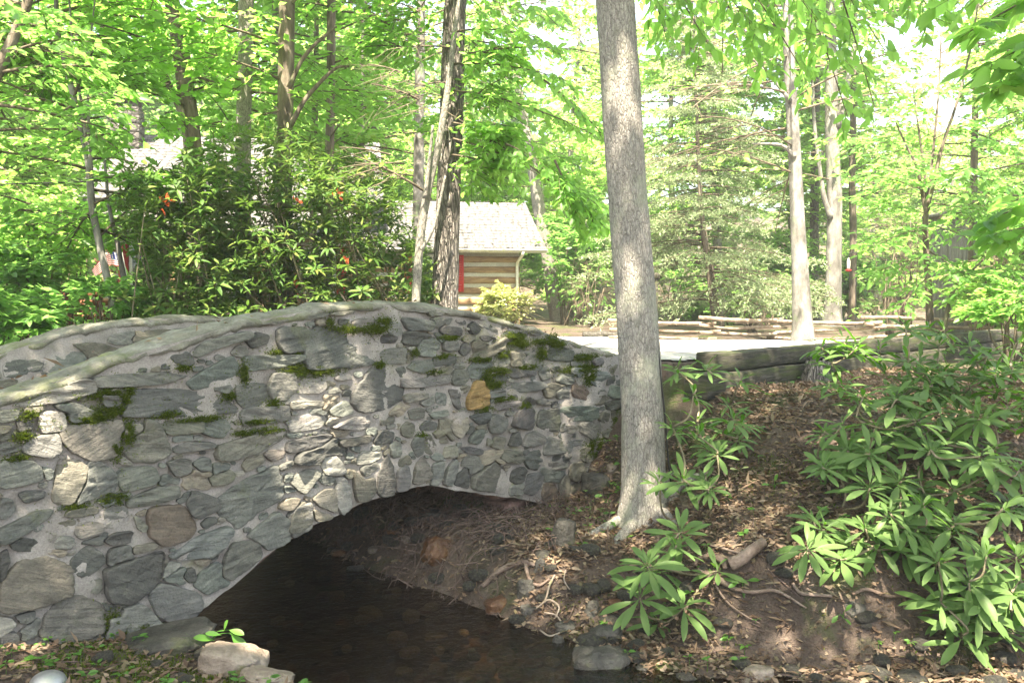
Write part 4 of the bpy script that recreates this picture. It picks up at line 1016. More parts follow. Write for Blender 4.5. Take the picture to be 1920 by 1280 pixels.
# --- the tall front tree: unseen high canopy spread to shade the bridge, plus low boughs hanging into the top of the view
cr = Crown(rng, 0, .21, .6)
for i in range(214):
    a = rng.uniform(0, 2 * np.pi); q = math.sqrt(rng.random()); c = np.array([-.8 + 6.2 * q * math.cos(a), 1.9 + 4.8 * q * math.sin(a), 6.6 + 3.6 * rng.random()])
    b = rng.uniform(0, 2 * np.pi); L = rng.uniform(1.2, 2.0); cr.bough(c, c + np.array([math.cos(b) * L, math.sin(b) * L, rng.normal(.1, .2) * L]), .8, 14, 9, .2, twig=False)
crown_on(tall1, cr, M['leafB'])
for i in range(9):
    z = 5.0 + i * .75; A = np.array([np.interp(z, p1[:, 2], p1[:, k]) for k in range(3)]); a = i * 2.4 + 2.0
    B = A + np.array([math.cos(a) * 4.2, math.sin(a) * 4.2 - 1.5, 2.4]); mbl = MB(); q = np.linspace(0, 1, 9)[:, None]
    tube(mbl, (A * (1 - q) + B * q + UP * (q - q * q) * .8) - np.array(tall1.location), np.linspace(.10, .03, 9), 7); mbl.build('limb', M['barkgrey'], tall1)
# low boughs of the tall tree, over the top right
cr = Crown(rng, 1, .125, .52, sun=False)
for (x0, y0, d0, x1, y1, d1, tl, nt, nl) in [(1195, -120, 6.9, 1330, 60, 7.0, .5, 12, 7), (1240, -150, 7.0, 1420, 30, 7.3, .55, 13, 7), (1330, -130, 7.2, 1500, 90, 7.4, .6, 14, 7), (1400, -140, 7.0, 1600, 110, 7.2, .6, 15, 7), (1480, -150, 7.3, 1660, 60, 7.6, .6, 14, 7), (1300, -90, 7.6, 1440, 110, 8.0, .5, 12, 7), (1500, -40, 7.7, 1590, 190, 8.0, .45, 11, 7), (1560, -60, 7.4, 1640, 170, 7.5, .4, 11, 7), (1210, -60, 7.5, 1250, 60, 7.6, .35, 9, 6), (1420, -60, 7.8, 1530, 150, 8.2, .5, 12, 7), (1640, -120, 7.0, 1760, 20, 7.1, .5, 12, 7)]:
    cr.bough(P(x0, y0, d0), P(x1, y1, d1), tl, nt, nl, .25, .8, r=.010, flat=.6)
crown_on(tall1, cr, M['leafA'], name='low_boughs')
# --- dark trunk: drooping beech-like boughs reaching right in front of the wing
cr = Crown(rng, 1, .125, .52)
for (x0, y0, d0, x1, y1, d1, tl, nt, nl) in [(850, 60, 11.2, 1010, 30, 10.0, .9, 16, 8), (850, 120, 11.2, 1060, 100, 9.8, .9, 18, 8), (850, 170, 11.2, 1110, 190, 9.6, .9, 20, 8), (848, 230, 11.2, 1090, 260, 9.7, .8, 20, 8), (850, 260, 11.2, 1140, 330, 9.6, .8, 20, 8), (900, 250, 10.6, 1120, 370, 9.5, .7, 18, 8), (950, 270, 10.0, 1090, 330, 9.4, .6, 14, 7), (1000, 300, 9.8, 1130, 400, 9.5, .5, 14, 7), (1040, 300, 9.6, 1095, 420, 9.5, .4, 12, 7), (860, 20, 11.0, 1120, -20, 9.6, .9, 18, 8), (880, 100, 11.0, 1130, 50, 9.8, .9, 18, 8), (840, 200, 11.3, 960, 250, 10.2, .7, 14, 8), (845, 290, 11.3, 960, 300, 10.6, .6, 14, 7), (855, 190, 11.3, 760, 150, 10.6, .7, 14, 8), (850, 90, 11.3, 720, 70, 10.6, .8, 16, 8), (850, 150, 11.2, 680, 190, 10.8, .7, 16, 8), (1020, 150, 10, 1140, 240, 9.8, .7, 14, 8)]:
    cr.bough(P(x0, y0, d0), P(x1, y1, d1), tl, nt, nl, .3, .65, r=.013, flat=.55)
around(cr, p2, 5.2, 11, 34, 2.6, .8, 12, 7, r=.03)
crown_on(tall2, cr, M['leafA'])
for i, (a, L, r_) in enumerate([(-2.2, .42, .075), (-1.2, .36, .07), (-.2, .45, .06), (-2.9, .40, .06), (.9, .4, .06)]):
    b0 = p1[0]; dv = np.array([math.cos(a), math.sin(a), 0]); q = [b0 + dv * .07 + UP * .36, b0 + dv * .16 + UP * .16, b0 + dv * .26, b0 + dv * L, b0 + dv * (L + .22)]
    q = np.array(q); q[2:, 2] = H(q[2:, 0], q[2:, 1]) + np.array([.045, .015, -.06]); mbl = MB(); tube(mbl, rel(catmull(q, 16), tall1), np.linspace(1, .35, 16) * r_, 9, .15, seed=i); mbl.build('root', M['barkgrey'], tall1)
# --- the other traced trees
def simple_crown(root, path, z0, z1, nb, bl, LL, mat, seed, kind=0, tl=.75, nt=11, nl=8, sun=True, **k):
    c = Crown(np.random.default_rng(seed), kind, LL, .58, sun=sun); around(c, path, z0, z1, nb, bl, tl, nt, nl, **k); crown_on(root, c, mat)
simple_crown(slim, p3, 1.2, 4.6, 26, 1.3, .12, M['leafA'], 21, 1)
simple_crown(mid4, p4, 2.6, 10.5, 40, 2.6, .15, M['leafA'], 22)
simple_crown(mid5, p5, 2.4, 10.5, 44, 2.6, .15, M['leafA'], 23)
simple_crown(mid6, p6, 2.6, 10.5, 44, 3.0, .16, M['leafA'], 24)
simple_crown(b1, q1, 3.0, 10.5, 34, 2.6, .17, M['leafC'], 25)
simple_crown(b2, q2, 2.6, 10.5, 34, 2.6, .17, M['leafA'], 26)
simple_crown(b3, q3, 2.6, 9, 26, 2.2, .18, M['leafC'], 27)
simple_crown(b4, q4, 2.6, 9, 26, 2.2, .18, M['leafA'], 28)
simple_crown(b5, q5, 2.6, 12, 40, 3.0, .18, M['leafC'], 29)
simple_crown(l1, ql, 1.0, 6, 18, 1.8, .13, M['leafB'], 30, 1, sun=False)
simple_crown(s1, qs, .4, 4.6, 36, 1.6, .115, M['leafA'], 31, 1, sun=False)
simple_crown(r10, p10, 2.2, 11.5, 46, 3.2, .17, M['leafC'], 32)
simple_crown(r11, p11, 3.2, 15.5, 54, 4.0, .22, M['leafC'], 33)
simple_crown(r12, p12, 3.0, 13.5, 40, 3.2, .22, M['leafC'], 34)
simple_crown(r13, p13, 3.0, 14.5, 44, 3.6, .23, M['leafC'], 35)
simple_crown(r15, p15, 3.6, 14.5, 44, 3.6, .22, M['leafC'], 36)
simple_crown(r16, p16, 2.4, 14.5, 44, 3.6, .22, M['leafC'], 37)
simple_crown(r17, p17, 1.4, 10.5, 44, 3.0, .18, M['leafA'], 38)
c = Crown(np.random.default_rng(39), 1, .135, .5, sun=False)
for (x0, y0, x1, y1, tl, nt) in [(1835, 20, 1900, -60, .7, 14), (1820, 90, 1930, 60, .8, 16), (1800, 170, 1930, 180, .9, 18), (1770, 270, 1910, 260, .9, 18), (1755, 320, 1900, 330, .9, 18), (1745, 380, 1890, 400, .8, 18), (1740, 420, 1860, 450, .8, 16), (1735, 400, 1610, 360, .8, 18), (1728, 355, 1600, 300, .8, 18), (1718, 310, 1570, 225, .8, 18), (1700, 275, 1600, 250, .6, 14), (1735, 430, 1640, 440, .7, 16), (1738, 480, 1640, 500, .7, 16), (1740, 470, 1830, 520, .7, 16), (1760, 170, 1700, 120, .5, 12), (1795, 190, 1850, 110, .6, 14), (1870, 460, 1930, 430, .6, 14), (1820, 510, 1900, 520, .6, 14), (1738, 520, 1690, 560, .5, 12), (1790, 540, 1850, 560, .5, 12), (1752, 260, 1830, 220, .7, 16), (1733, 320, 1660, 300, .6, 14), (1745, 330, 1820, 300, .7, 14), (1800, 170, 1730, 150, .5, 12), (1765, 100, 1820, 60, .5, 12), (1760, 170, 1810, 140, .5, 12), (1850, 480, 1900, 440, .7, 16), (1820, 510, 1890, 490, .7, 16), (1790, 400, 1900, 385, .8, 16), (1800, 350, 1920, 430, .8, 16), (1722, 240, 1690, 190, .5, 12)]:
    a = P(x0, y0, 12.9); e = P(x1, y1, 12.9 + c.rng.uniform(-1.6, .6)); c.bough(a, e, tl, nt, 8, .2, .3, r=.012)
crown_on(st, c, M['leafD'])
# a nearer limb of big dark leaves in the top right corner
nr = thing('understory_tree', 'close leafy branch of broad dark leaves in the top right corner', 'tree', (4.6, 5.2, float(H(4.6, 5.2))))
c = Crown(np.random.default_rng(40), 1, .17, .5, sun=False)
for (x0, y0, x1, y1, d) in [(2050, -60, 1820, 40, 5.6), (2060, 20, 1850, 110, 5.4), (2080, -100, 1780, -30, 5.8), (2060, 80, 1890, 150, 5.5), (2050, 360, 1850, 395, 6.2), (2050, 410, 1860, 425, 6.0)]:
    c.bough(P(x0, y0, d), P(x1, y1, d), .42, 11, 6, .15, .3, r=.010)
tk = catmull([np.array([4.6, 5.2, float(H(4.6, 5.2)) - .1]), np.array([4.4, 5.4, .0]), P(2050, 20, 5.6), P(2040, -160, 5.7)], 24)
mb = MB(); tube(mb, rel(tk, nr), np.linspace(.06, .03, 24), 8); mb.build('trunk', M['barkbrown'], nr)
crown_on(nr, c, M['leafA'])

# ------------------------------------------------------------------ spruce beyond the fence
SP = [(1300, 20, 3), (1306, 200, 6), (1313, 370, 9), (1320, 440, 12), (1330, 500, 15), (1338, 560, 18), (1348, 615, 22)]
sp, psp, _ = tree_from_px('spruce_tree', 'grey-green spruce with drooping tiered branches behind the rail fence', SP, 21, M['barkbrown'], top=None, seg=10, bandp=.3)
rs = np.random.default_rng(50); mb = MB(); tw = MB()
zb_, zt_ = psp[0, 2] + .9, psp[-1, 2]
for i in range(150):
    z = zb_ + (zt_ - zb_) * (i + rs.random()) / 150; A = np.array([np.interp(z, psp[:, 2], psp[:, k]) for k in range(3)])
    L = (.35 + 2.7 * (1 - (z - zb_) / (zt_ - zb_)) ** .8) * rs.uniform(.7, 1.1); a = rs.uniform(0, 2 * np.pi); d = np.array([math.cos(a), math.sin(a), 0]); sd = np.array([-d[1], d[0], 0])
    q = np.linspace(0, 1, 7)[:, None]; pl = A + d * L * q + UP * (.10 * L * q - .34 * L * q * q + .12 * L * q ** 4); tube(tw, rel(pl, sp), np.linspace(.018, .005, 7), 4, cap=False)
    nb = int(10 * L) + 4; u = rs.uniform(.15, 1, nb); p0 = A + d * (L * u)[:, None] + UP * (.10 * L * u - .34 * L * u * u + .12 * L * u ** 4)[:, None]
    sg = rs.choice([-1, 1], nb)[:, None]; dr = nrm(d * .75 + sd * sg * .8 - UP * rs.uniform(.15, .6, (nb, 1))); bl = (.5 * L * (1 - .6 * u) * rs.uniform(.6, 1.1, nb))
    sticks(tw, rel(p0, sp), rel(p0 + dr * bl[:, None], sp), .003, .0015)
    m = 16; w_ = rs.uniform(0, 1, (nb, m)); lp = p0[:, None, :] + dr[:, None, :] * (bl[:, None] * w_)[..., None]
    ld = nrm(dr[:, None, :] * .6 + rs.normal(0, .55, (nb, m, 3))); leafgeo(mb, rel(lp.reshape(-1, 3), sp), ld.reshape(-1, 3), nrm(rs.normal(0, 1, (nb * m, 3)) + UP), .10, .022, 0)
mb.build('crown', M['needle'], sp); tw.build('branches', M['twig'], sp)

# ------------------------------------------------------------------ woodland behind: a few kinds, copied one by one
def wood_tree(seed, h, nb, bl, LL, mat, bark, low=.12):
    r = np.random.default_rng(seed); root = thing('woodland_tree', 'tall leafy tree standing in the sunny woods behind', 'tree')
    n = 14; q = np.linspace(0, 1, n); path = np.stack([.35 * np.sin(q * 3 + seed), .35 * np.cos(q * 2.3 + seed), q * h - .3], -1); path[:, :2] -= path[0, :2]
    mb = MB(); tube(mb, path, np.linspace(.17, .04, n) * (1 + .5 * np.exp(-q * 14)), 9, .1, seed=seed); mb.build('trunk', bark, root)
    c = Crown(r, 0, LL, .6, cull=False); around(c, path, h * low, h * .98, nb, bl, .95, 12, 10, rise=.1, r=.03)
    crown_on(root, c, mat); return root
KINDS = [wood_tree(101, 11, 46, 3.2, .175, M['leafC'], M['barkpale'], .10), wood_tree(102, 13, 50, 3.4, .18, M['leafA'], M['barkgrey'], .2), wood_tree(103, 9, 42, 3.0, .17, M['leafC'], M['barkbrown'], .06), wood_tree(104, 14, 54, 3.6, .19, M['leafB'], M['barkgrey'], .15), wood_tree(105, 7, 38, 2.6, .16, M['leafC'], M['barkpale'], .04)]
rw = np.random.default_rng(60); spots = []
def spot_ok(x, y):
    if -14 < x < 2.6 and y < 31: return False
    if y < 27 and x > 2: return False
    px = 960 + F * x / y
    if x > .14 * y and rw.random() < .6: return False
    if abs(px - 1755) < 110 + 3.2 / y * F * .8: return False
    return all((x - a) ** 2 + (y - b) ** 2 > 4.2 for a, b in spots)
tries = 0
while len(spots) < 80 and tries < 6000:
    tries += 1; y = rw.uniform(22, 62) if len(spots) < 56 else rw.uniform(45, 85); x = rw.uniform(-.66, .66) * y
    if spot_ok(x, y): spots.append((x, y))
for (x, y) in [(-10.8, 17.5), (-11.5, 15.0), (-12.6, 19.5), (13.5, 23.5), (15.5, 20.0), (10.9, 17.3)]: spots.append((x, y))
low_ = [(x_ * y_ / F, y_) for x_, y_ in ((690, 40), (740, 44), (800, 39), (845, 46), (770, 52), (715, 58), (880, 41), (650, 47))]; spots += low_
used = set()
for i, (x, y) in enumerate(spots):
    k = 4 if (x, y) in low_ else i % 5 if y > 24 else (4 if i % 2 else 2)
    if y > 24 and x > 2 and k in (1, 3): k = 0
    loc = (x, y, float(H(x, y)) - .1); rz = rw.uniform(0, 6.28); s_ = rw.uniform(.85, 1.2)
    if k not in used:
        used.add(k); o = KINDS[k]; o.location = loc; o.rotation_euler = (0, 0, rz); o.scale = (s_,) * 3
    else: o = dup(KINDS[k], loc, rz, s_)
    px = 960 + F * x / y
    if y > 45: lb, gr = 'distant leafy tree on the wooded slope beyond the clearing', 'distant trees on the wooded slope'
    elif px < 760: lb, gr = 'leafy woodland tree in the woods left of and behind the log cabin', 'woodland trees by the cabin'
    elif px < 1180: lb, gr = 'leafy woodland tree behind the log wing, left of the thick trunk', 'woodland trees behind the log wing'
    else: lb, gr = 'sunlit leafy woodland tree beyond the rail fence', 'woodland trees beyond the rail fence'
    o['label'] = lb; o['group'] = gr
# ------------------------------------------------------------------ shrubs
def shrub(name, label, c, rad, n, LL, mat, seed, kind=0, group=None, cull=True, tl=.4):
    r = np.random.default_rng(seed); c = np.array(c, float); rad = np.array(rad, float); g = float(H(c[0], c[1]))
    root = thing(name, label, 'shrub', (c[0], c[1], g), group); cr = Crown(r, kind, LL, .55, cull=cull); base = np.array([c[0], c[1], g - .05])
    st_ = MB()
    for i in range(n):
        v = nrm(r.normal(0, 1, 3)); v[2] = v[2] * .9 + .1; e = c + v * rad * r.uniform(.55, 1.0); m_ = c + (e - c) * r.uniform(.3, .6)
        cr.bough(m_, e + np.array([0, 0, .03]), tl, 9, 6, .25, .35, r=.006)
        if i < 12: tube(st_, rel(catmull([base + r.normal(0, .08, 3) * [1, 1, 0], (base + m_) / 2 + r.normal(0, .08, 3), m_], 6), root), np.linspace(.02, .008, 6), 5)
    st_.build('stems', M['twig'], root); crown_on(root, cr, mat, name='foliage'); return root
for i, (px, py, Y, rx, rz, mk, lb) in enumerate([(25, 440, 12.0, 1.1, .75, 'leafC', 'bright green broad-leaved shrub at the left edge below the sapling'), (110, 430, 13, 1.0, .7, 'leafC', 'sunlit green shrub left of the flag'), (60, 545, 11, 1.0, .6, 'leafD', 'mid-green shrub beside the brown deck rail'), (10, 600, 9.6, .8, .5, 'leafB', 'low dark shrub at the left end of the far parapet'), (110, 598, 9.8, .6, .32, 'leafD', 'low leafy shrub in front of the deck rail'), (195, 575, 10.0, .45, .38, 'leafD', 'small leafy shrub between the deck rail and the thicket'), (-60, 520, 11, 1.0, .9, 'leafB', 'dark leafy shrub cut by the left edge of the view')]):
    shrub('leafy_shrub', lb, P(px, py, Y), (rx, .8, rz), int(44 * rx), .115, M[mk], 200 + i, 1)
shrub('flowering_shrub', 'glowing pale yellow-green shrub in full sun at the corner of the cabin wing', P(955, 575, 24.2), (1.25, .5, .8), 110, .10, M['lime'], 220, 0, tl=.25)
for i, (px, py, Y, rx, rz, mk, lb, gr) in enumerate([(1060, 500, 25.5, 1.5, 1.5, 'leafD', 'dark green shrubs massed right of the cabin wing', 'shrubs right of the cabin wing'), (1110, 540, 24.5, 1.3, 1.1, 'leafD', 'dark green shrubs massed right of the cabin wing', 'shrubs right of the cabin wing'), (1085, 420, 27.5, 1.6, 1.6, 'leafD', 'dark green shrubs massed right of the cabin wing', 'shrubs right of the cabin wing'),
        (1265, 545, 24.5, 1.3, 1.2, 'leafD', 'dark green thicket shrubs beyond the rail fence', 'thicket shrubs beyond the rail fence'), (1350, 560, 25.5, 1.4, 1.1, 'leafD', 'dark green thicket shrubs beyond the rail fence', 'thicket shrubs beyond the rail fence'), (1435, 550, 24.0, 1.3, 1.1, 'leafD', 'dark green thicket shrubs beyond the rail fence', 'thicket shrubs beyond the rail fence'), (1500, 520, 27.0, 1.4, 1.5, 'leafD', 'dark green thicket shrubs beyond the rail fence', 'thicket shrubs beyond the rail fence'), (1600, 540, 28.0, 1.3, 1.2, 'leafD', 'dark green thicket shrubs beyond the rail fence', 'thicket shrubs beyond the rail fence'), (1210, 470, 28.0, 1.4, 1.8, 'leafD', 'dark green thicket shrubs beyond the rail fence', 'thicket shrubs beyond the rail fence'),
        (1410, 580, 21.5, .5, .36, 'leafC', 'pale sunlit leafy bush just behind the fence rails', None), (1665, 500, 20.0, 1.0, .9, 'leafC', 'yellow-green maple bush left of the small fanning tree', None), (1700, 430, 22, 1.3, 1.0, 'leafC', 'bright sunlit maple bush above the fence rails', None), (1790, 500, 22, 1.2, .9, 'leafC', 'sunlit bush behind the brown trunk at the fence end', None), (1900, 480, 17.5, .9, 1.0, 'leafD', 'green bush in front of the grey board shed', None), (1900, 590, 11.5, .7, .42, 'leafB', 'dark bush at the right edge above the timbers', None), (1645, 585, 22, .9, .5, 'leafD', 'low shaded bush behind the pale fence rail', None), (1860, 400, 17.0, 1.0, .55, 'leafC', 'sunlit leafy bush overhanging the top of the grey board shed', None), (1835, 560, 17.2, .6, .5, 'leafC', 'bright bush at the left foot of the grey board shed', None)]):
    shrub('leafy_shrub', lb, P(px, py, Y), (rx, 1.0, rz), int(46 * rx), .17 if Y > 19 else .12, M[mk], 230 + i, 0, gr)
# ------------------------------------------------------------------ rhododendrons
def whorl(mb, rng, p, axis_, nl, L, kind, spread=(.2, .75), wd=.27, curl=.22):
    axis_ = nrm(np.asarray(axis_, float)); a = nrm(np.cross(axis_, [.3, 1, .2])); b = np.cross(axis_, a)
    an = np.arange(nl) * 2.399 + rng.uniform(0, 6.28); el = rng.uniform(spread[0], spread[1], nl) * np.linspace(1.25, .3, nl)
    el = np.where(np.arange(nl) > nl - 3, rng.uniform(.5, 1.1, nl), el - .25)
    rad = a * np.cos(an)[:, None] + b * np.sin(an)[:, None]; d = nrm(rad * np.cos(el)[:, None] + axis_ * np.sin(el)[:, None] + rng.normal(0, .08, (nl, 3)))
    n = nrm(axis_ * np.cos(el)[:, None] - rad * np.sin(el)[:, None] + rng.normal(0, .1, (nl, 3)))
    L_ = L * rng.uniform(.72, 1.1, nl) * np.where(np.arange(nl) > nl - 3, .75, 1)
    pp = p - axis_ * (np.linspace(.05, 0, nl) * rng.uniform(.5, 1.5, nl))[:, None]
    leafgeo(mb, pp + d * .015, d, n, L_, L_ * wd * rng.uniform(.85, 1.15, nl), kind, curl=curl * rng.uniform(.5, 1.5))
TH = [np.array([(228, 330), (260, 300), (330, 285), (400, 262), (420, 330), (420, 600), (232, 606)], float), np.array([(400, 262), (450, 240), (520, 232), (575, 262), (610, 330), (610, 590), (420, 600)], float), np.array([(575, 262), (640, 285), (700, 300), (745, 350), (775, 420), (800, 470), (825, 540), (825, 585), (610, 590)], float)]
def thick_y(px): return 9.0 + (px - 230) * .0033
for i, (poly, lb) in enumerate(zip(TH, ['left part of the tall dark rhododendron thicket, beside the flag', 'middle of the tall dark rhododendron thicket behind the bridge, round the twin trunks', 'right part of the tall dark rhododendron thicket, next to the slim crooked tree'])):
    r = np.random.default_rng(300 + i); cx = poly[:, 0].mean(); Yb = thick_y(cx) + 1.2; gx_ = P(cx, 600, Yb); root = thing('rhododendron', lb, 'shrub', (gx_[0], gx_[1], float(H(gx_[0], gx_[1]))))
    mb = MB(); stm = MB(); n = 0; pos = []
    while n < 700:
        px, py = r.uniform(poly[:, 0].min(), poly[:, 0].max()), r.uniform(poly[:, 1].min(), poly[:, 1].max())
        if not inpoly(np.array([px]), np.array([py]), poly)[0]: continue
        if 236 < px < 345 and py < 312: continue
        if px < 262 and 450 < py < 540: continue
        if py < 320 and r.random() < .3: continue
        y = thick_y(px) + r.uniform(.3, 2.6); p = P(px, py, y); n += 1; pos.append(p)
        ax = np.array([r.normal(0, .35), r.normal(-.25, .3), 1.0]); whorl(mb, r, rel(p, root), ax, int(r.integers(7, 11)), r.uniform(.13, .185), 1, wd=.30)
    mb.build('foliage', M['rhodo'], root)
    for p in pos[:36]:
        b0 = np.array([root.location[0] + r.normal(0, .35), root.location[1] + r.normal(0, .25), root.location[2]]); m_ = (b0 + p) / 2 + r.normal(0, .14, 3)
        tube(stm, rel(catmull([b0, m_, p - UP * .02], 10), root), np.linspace(.017, .005, 10), 5, cap=False)
    stm.build('stems', M['stem'], root)
    for (px, py, n) in [[(312, 374, 9), (306, 390, 5)], [(555, 375, 3)], [(635, 365, 5), (650, 487, 5)]][i]:
        fl = MB(); c0 = P(px, py, thick_y(px) + .35); q = c0 + r.normal(0, .026, (n, 3)); leafgeo(fl, rel(q, root), r.normal(0, 1, (n, 3)), r.normal(0, 1, (n, 3)), .06, .045, 1)
        fl.build('flower_cluster', M['flower'], root)
def rhodo_fg(label, base, whorls, depth, seed, L=.25, more=.36):
    r = np.random.default_rng(seed); base = np.array([base[0], base[1], float(H(*base))]); root = thing('rhododendron', label, 'shrub', base)
    lv = MB(); sm = MB(); pts = []
    ext = []
    for w in whorls:
        ext.append(w + (0,) if len(w) == 3 else w + (1.0, 0))
        for _ in range(2):
            if r.random() < more: ext.append((w[0] + r.normal(0, 42), w[1] + abs(r.normal(8, 34)), .85, r.uniform(.12, .5)))
    for (px, py, *ex) in ext:
        Y = ex[1] + depth(px, py) + r.normal(0, .10); p = P(px, py, Y); g = float(H(p[0], p[1])); 
        if p[2] < g + .10: p[2] = g + .10
        pts.append(p); tilt = np.array([r.normal(0, .22), -.42 + r.normal(0, .16), 1.0]) if py > 820 else np.array([r.normal(0, .25), -.10 + r.normal(0, .15), 1.0])
        whorl(lv, r, rel(p, root), tilt, int(r.integers(10, 15)), L * .93 * (ex[0] if ex else 1) * r.uniform(.85, 1.1), 2, spread=(.15, .6), wd=.225)
        # a few small bud leaves
        whorl(lv, r, rel(p + UP * .012, root), tilt, 4, L * .4, 2, spread=(.7, 1.1), wd=.22)
    order = np.argsort([np.linalg.norm(p - base) for p in pts]); done = [base]
    for i in order:
        p = pts[i]; cand = [q for q in done if q[2] < p[2] + .05] or [base]; q = min(cand, key=lambda v: np.linalg.norm(v - p) + .35 * np.linalg.norm(v - base) * 0 + .5 * abs(v[0] - p[0]))
        m_ = (p + q) / 2 + np.array([r.normal(0, .04), r.normal(0, .04), -.04]); L_ = np.linalg.norm(p - q)
        tube(sm, rel(catmull([q, m_, p - UP * .01], 10), root), np.linspace(min(.014, .007 + L_ * .006), .006, 10), 6); done.append(p)
    sm.build('stems', M['stem'], root); lv.build('foliage', M['rhodofg'], root); return root
dl = lambda px, py: float(np.interp(py, [680, 800, 900, 1000, 1130], [6.9, 6.6, 6.2, 5.8, 5.45]))
rhodo_fg('young rhododendron of big leaf whorls growing at the foot of the thick trunk', (1.22, 6.55), [(1268, 692, .8), (1325, 690), (1388, 712, .9), (1300, 740, .8), (1375, 785), (1310, 815, .85), (1262, 800, .7), (1282, 900, 1.05), (1330, 915, .7), (1275, 995, .95), (1215, 1060, 1.05), (1200, 1118, 1), (1283, 1135, 1.1), (1268, 1020, .8), (1345, 850, .7)], dl, 401)
dr_ = lambda px, py: float(np.interp(py, [600, 720, 850, 950, 1050, 1200], [6.9, 6.5, 6.0, 5.6, 5.35, 5.1])) + .12 * math.sin(px * .05)
rhodo_fg('tall rhododendron with many leaf whorls, topmost in front of the timber edging', (2.75, 6.6), [(1607, 649), (1582, 640, .8), (1698, 614), (1702, 675), (1818, 647), (1866, 701), (1898, 694), (1617, 745), (1580, 724, .8), (1545, 809, .8), (1577, 797, .8), (1709, 727), (1741, 724), (1814, 689), (1718, 788), (1826, 773), (1837, 783), (1662, 700, .8), (1760, 650, .9), (1780, 700, .9), (1640, 800, .8), (1890, 760), (1760, 770, .9), (1905, 640, .9), (1650, 655, .8), (1735, 700, .9), (1790, 735, .9), (1870, 730), (1680, 745, .9), (1905, 720, .9), (1850, 670, .9), (1770, 620, .8)], dr_, 402, .25, .75)
rhodo_fg('broad rhododendron with deep green whorls spreading over the middle of the bank', (2.3, 6.1), [(1745, 844), (1631, 848), (1589, 844, .9), (1866, 877), (1838, 853), (1542, 874, .8), (1562, 865, .8), (1743, 839, .9), (1790, 920), (1631, 913), (1732, 940), (1790, 982, 1.1), (1623, 988), (1514, 1025, .9), (1575, 1046), (1647, 1020), (1690, 900, .9), (1700, 985, .9), (1545, 990, .8), (1880, 950), (1910, 880), (1670, 960, .8)], dr_, 403, .265)
rhodo_fg('low rhododendron with glossy whorls in the bottom right corner', (3.0, 5.5), [(1806, 1190, 1.1), (1838, 1136, 1.05), (1764, 1126, .95), (1817, 1089), (1897, 1110), (1902, 1131, .9), (1760, 1050, .9), (1850, 1040, .9), (1905, 1040), (1880, 1180, .9)], dr_, 404, .265)
# ------------------------------------------------------------------ built things
def ghit(px, py, y0=3.6, y1=40):
    ys_ = np.geomspace(y0, y1, 700); d = ray(px, py); pts = d[None, :] * (ys_ / d[1])[:, None]; h = H(pts[:, 0], pts[:, 1])
    i = int(np.argmax(pts[:, 2] < h)); p = pts[i].copy(); p[2] = h[i]; return p
def rot2(a):
    c, s = math.cos(a), math.sin(a); return np.array([[c, -s, 0], [s, c, 0], [0, 0, 1.0]])
def box(mb, lo, hi, Rm=None, off=0, jit=0.0, nx=1, seed=0, mi=0):
    """box, optionally cut along x into nx pieces and roughened; soft edges come from a chamfered section"""
    lo, hi = np.array(lo, float), np.array(hi, float); c = min(.012, *(np.abs(hi - lo) * .18)); n = nx + 1
    xs = np.concatenate([[lo[0], lo[0] + c], np.linspace(lo[0], hi[0], n)[1:-1], [hi[0] - c, hi[0]]])
    y0, y1, z0, z1 = lo[1], hi[1], lo[2], hi[2]
    sec = np.array([(y0 + c, z0), (y1 - c, z0), (y1, z0 + c), (y1, z1 - c), (y1 - c, z1), (y0 + c, z1), (y0, z1 - c), (y0, z0 + c)])
    cy_, cz_ = (y0 + y1) / 2, (z0 + z1) / 2; V = []
    for i, x in enumerate(xs):
        s_ = sec.copy()
        if i in (0, len(xs) - 1): s_[:, 0] = cy_ + (s_[:, 0] - cy_) * (1 - 2 * c / max(y1 - y0, 1e-6)); s_[:, 1] = cz_ + (s_[:, 1] - cz_) * (1 - 2 * c / max(z1 - z0, 1e-6))
        V.append(np.column_stack([np.full(8, x), s_]))
    v = np.concatenate(V)
    if jit:
        for k in range(3): v[:, k] += jit * vnoise(v[:, 0] * 3 + k * 9, v[:, 1] * 7, v[:, 2] * 7, seed + k, 2)
    m = len(xs); f = []
    for i in range(m - 1):
        a = np.arange(8); b = (a + 1) % 8; f.append(np.stack([i * 8 + a, i * 8 + b, (i + 1) * 8 + b, (i + 1) * 8 + a], -1)[:, ::-1])
    caps = np.array([np.arange(8), (np.arange(8) + (m - 1) * 8)[::-1]])
    if Rm is not None: v = v @ np.asarray(Rm).T
    mb.add(v + off, [np.concatenate(f), caps], mi)
def one(fn, name, mat, parent, smooth=False):
    mb = MB(); fn(mb); return mb.build(name, mat, parent, smooth)
# --- log cabin
cab = thing('log_cabin', 'log cabin with pale shingle roofs, log side wing and stone chimney behind the thicket', 'cabin', (.226, 25.0, float(H(.226, 25.0))))
cab.rotation_euler = (0, 0, R(10.2))
r = np.random.default_rng(500)
lg = MB(); ck = MB(); zc = .02; k = 0
while zc < 2.12:
    h = r.uniform(.165, .195); 
    for (a, b) in ((-4.3, -2.9), (-2.02, .0)) if .86 < zc < 1.95 else ((-4.3, .0),):
        box(lg, (a, -.02 + r.uniform(-.012, .012), zc), (b, .15, zc + h), jit=.012, nx=14, seed=k)
    box(lg, (-.16, .17, zc + .12), (.02 + r.uniform(-.01, .01), 5.2, zc + .12 + h), jit=.012, nx=10, seed=k + 50)
    zc += h + r.uniform(.095, .125); k += 1
for (a, b, z0, z1) in ((-4.3, -.01, 0, .90), (-4.3, -2.88, .9, 2.05), (-2.04, -.01, .9, 2.05), (-4.3, -.01, 2.05, 2.2)): box(ck, (a, .012, z0), (b, .14, z1))
